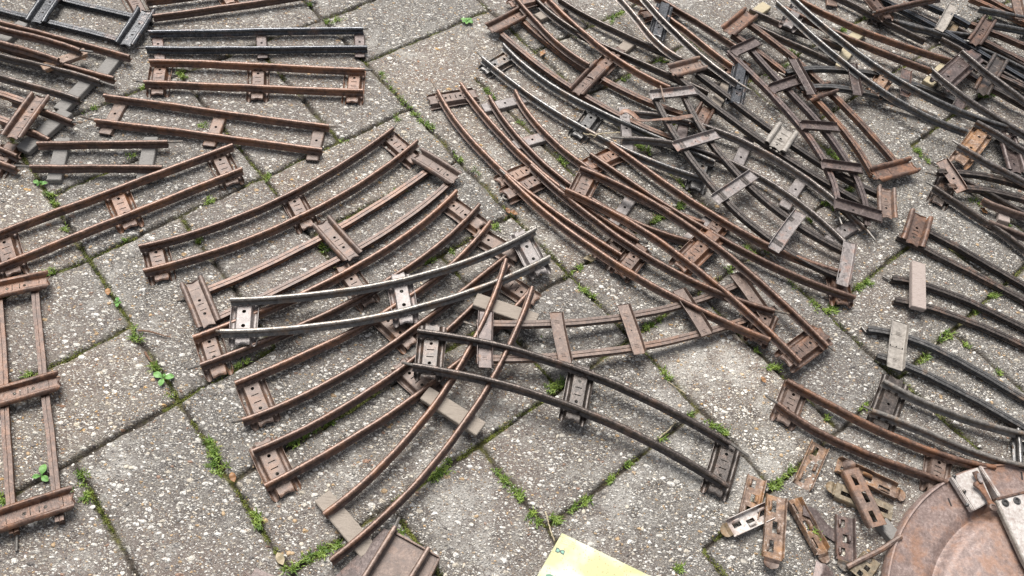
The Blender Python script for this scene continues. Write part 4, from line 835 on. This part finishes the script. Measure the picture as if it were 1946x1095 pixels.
weed(76,352,[(25,.9),(160,.9),(250,.4),(70,.5)],'seedling with broad leaves below the short wooden sleepered track',.0088)
weed(224,577,[(15,.6),(110,1),(290,.9),(200,.5)],'small pale seedling in the joint left of the fan of curves',.0062)
WB=wood('twig_bark',(.10,.05,.03),(.26,.15,.09))
rod('twig',[(262,628,.002),(285,630,.0025),(305,636,.002),(324,641,.0015)],.0010,WB,'thin brown twig lying on the slab left of the fan','twig',taper=lambda u:1-.5*u,jit=.0003)
rod('twig',[(276,670,.0005),(283,682,.001),(292,694,.0005)],.0011,WB,'short brown twig wedged in the joint above the four leaved seedling','twig',taper=lambda u:1-.4*u,jit=.0003)
rod('straw',[(1350,757,.001),(1357,763,.0015),(1362,768,.001)],.0006,DM,'x','straw'); bpy.data.objects.remove(bpy.data.objects['straw'])
rod('straw',[(1108,253,.018),(1130,258,.020),(1150,253,.022),(1178,252,.020)],.0007,DM,'pale dry straw caught on the slate grey curve','straw',jit=.0006)
rod('straw',[(1128,262,.018),(1138,254,.020),(1150,262,.018)],.0006,DM,'curled dry straw snippet by the slate curve sleeper','straw',jit=.0005)
rod('straw',[(1270,726,.001),(1285,736,.001),(1303,748,.001)],.0005,DM,'pale straw above the dark curve near the bottom right joint','straw',jit=.0003)
rod('straw',[(1252,833,.001),(1272,816,.002),(1284,802,.001)],.0006,DM,'pale straw beside the end of the bottom dark curve joint','straw',jit=.0003)
rod('straw',[(1036,972,.003),(1040,985,.003),(1046,1008,.004),(1054,1028,.003)],.0006,DM,'white dead stem in the mossy joint crossing above the card','straw',jit=.0004)
def leaf(x,y,ang,L,label,mat=BM):
    c=bp(x,y,.001); a=math.radians(ang); d_=np.array([math.cos(a),math.sin(a),0]); s_=np.array([-d_[1],d_[0],0]); V=[];m=8
    for k_ in range(m+1):
        u=k_/m; wv=L*.26*math.sin(math.pi*u)**.8+.0001
        for j in(-1,0,1): V.append(c+d_*L*(u-.5)+s_*wv*j+np.array([0,0,.0008+L*.12*math.sin(u*5)**2+abs(j)*wv*.35]))
    o=mobj('dead_leaf',V,[(k_*3+j,k_*3+j+1,(k_+1)*3+j+1,(k_+1)*3+j) for k_ in range(m) for j in range(2)],mat,solid=.00015,origin=c); tag(o,label,'leaf')
leaf(1031,103,70,.012,'upright brown dead leaf between the rails of the upside-down top curve')
leaf(1120,494,0,.013,'pale dead leaf beside a sleeper of the right fan',DM)
leaf(976,406,-20,.010,'orange-brown dead leaf in the joint left of the right fan')
leaf(965,402,-60,.009,'dark red dead leaf in the joint left of the right fan')
leaf(206,556,-60,.009,'orange dead leaf wedged in the left slab joint')
leaf(1296,470,10,.009,'yellowish leaf between the crossing rails of the right fan',DM)
leaf(1868,402,-50,.011,'red-brown dead leaf beside the square wooden sleeper at the right')
leaf(1450,723,-60,.008,'orange leaf fragment left of the lower right curve')
leaf(443,908,-55,.010,'brown dead leaf in the joint below the fan of curves')
leaf(533,1063,-50,.012,'tan dead leaf in the bottom left joint',DM)
# snail shell ring
c=bp(963,375,.003); V=[];Fc=[];n=30;m=8
for i in range(n):
    a=i/n*2*math.pi*1.55; R_=.0046-.0022*(i/n); rr_=.0015*(.35+.65*(1-i/n)); cc_=c+np.array([math.cos(a)*R_,math.sin(a)*R_,.0006*i/n])
    for j in range(m):
        b_=j/m*2*math.pi; V.append(cc_+np.array([math.cos(a)*math.cos(b_),math.sin(a)*math.cos(b_),math.sin(b_)])*rr_)
Fc=[(i*m+j,i*m+(j+1)%m,(i+1)*m+(j+1)%m,(i+1)*m+j) for i in range(n-1) for j in range(m)]+[tuple(range(m))[::-1],tuple(range((n-1)*m,n*m))]
tag(mobj('snail_shell',V,Fc,MT['cream'],origin=c),'tiny pale curled snail shell beside the first sleeper pair of the right fan','snail shell')
# small loose stones on the slabs
V=[];Fc=[]; MS=[]
for _ in range(2600):
    x=rg.uniform(-10,1956); y=rg.uniform(-10,1105); c=bp(x,y,0); s_=rg.choice([.0007,.0008,.0010,.0012,.0015,.0021]); z=gz(c[0],c[1])
    k_=len(V); ring=[]; n=7; a0=rg.uniform(0,6)
    el=rg.uniform(.5,.95); an=rg.uniform(0,3.14); ca,sa=math.cos(an),math.sin(an)
    for lv_,(rs,hz) in enumerate(((1,-.2),(.95,.35),(.5,.62))):
        for j in range(n):
            a=a0+j*2*math.pi/n; r_=s_*rs*rg.uniform(.78,1.15); dx,dy=math.cos(a)*r_,math.sin(a)*r_*el; V.append((c[0]+dx*ca-dy*sa,c[1]+dx*sa+dy*ca,z+s_*hz*.8))
    Fc+=[(k_+l_*n+j,k_+l_*n+(j+1)%n,k_+(l_+1)*n+(j+1)%n,k_+(l_+1)*n+j) for l_ in range(2) for j in range(n)]+[tuple(k_+2*n+j for j in range(n))]
def stonemat():
    m,t,b=newmat('loose_stone'); k=N(t); g=k.n('ShaderNodeNewGeometry'); c=k.ramp(g.outputs['Random Per Island'],[(0,(.62,.60,.55)),(.45,(.50,.45,.36)),(.62,(.40,.27,.14)),(.72,(.28,.27,.25)),(.88,(.10,.095,.09))],'CONSTANT')
    k.l(k.mix(k.math('MULTIPLY',k.noise(g.outputs['Position'],900,3),.4),c,(.25,.22,.18)),b.inputs['Base Color']); b.inputs['Roughness'].default_value=.6; return m
tag(mobj('grit',V,Fc,stonemat(),smooth=False),'loose grit and pebbles standing proud of the slabs','grit',kind='stuff')
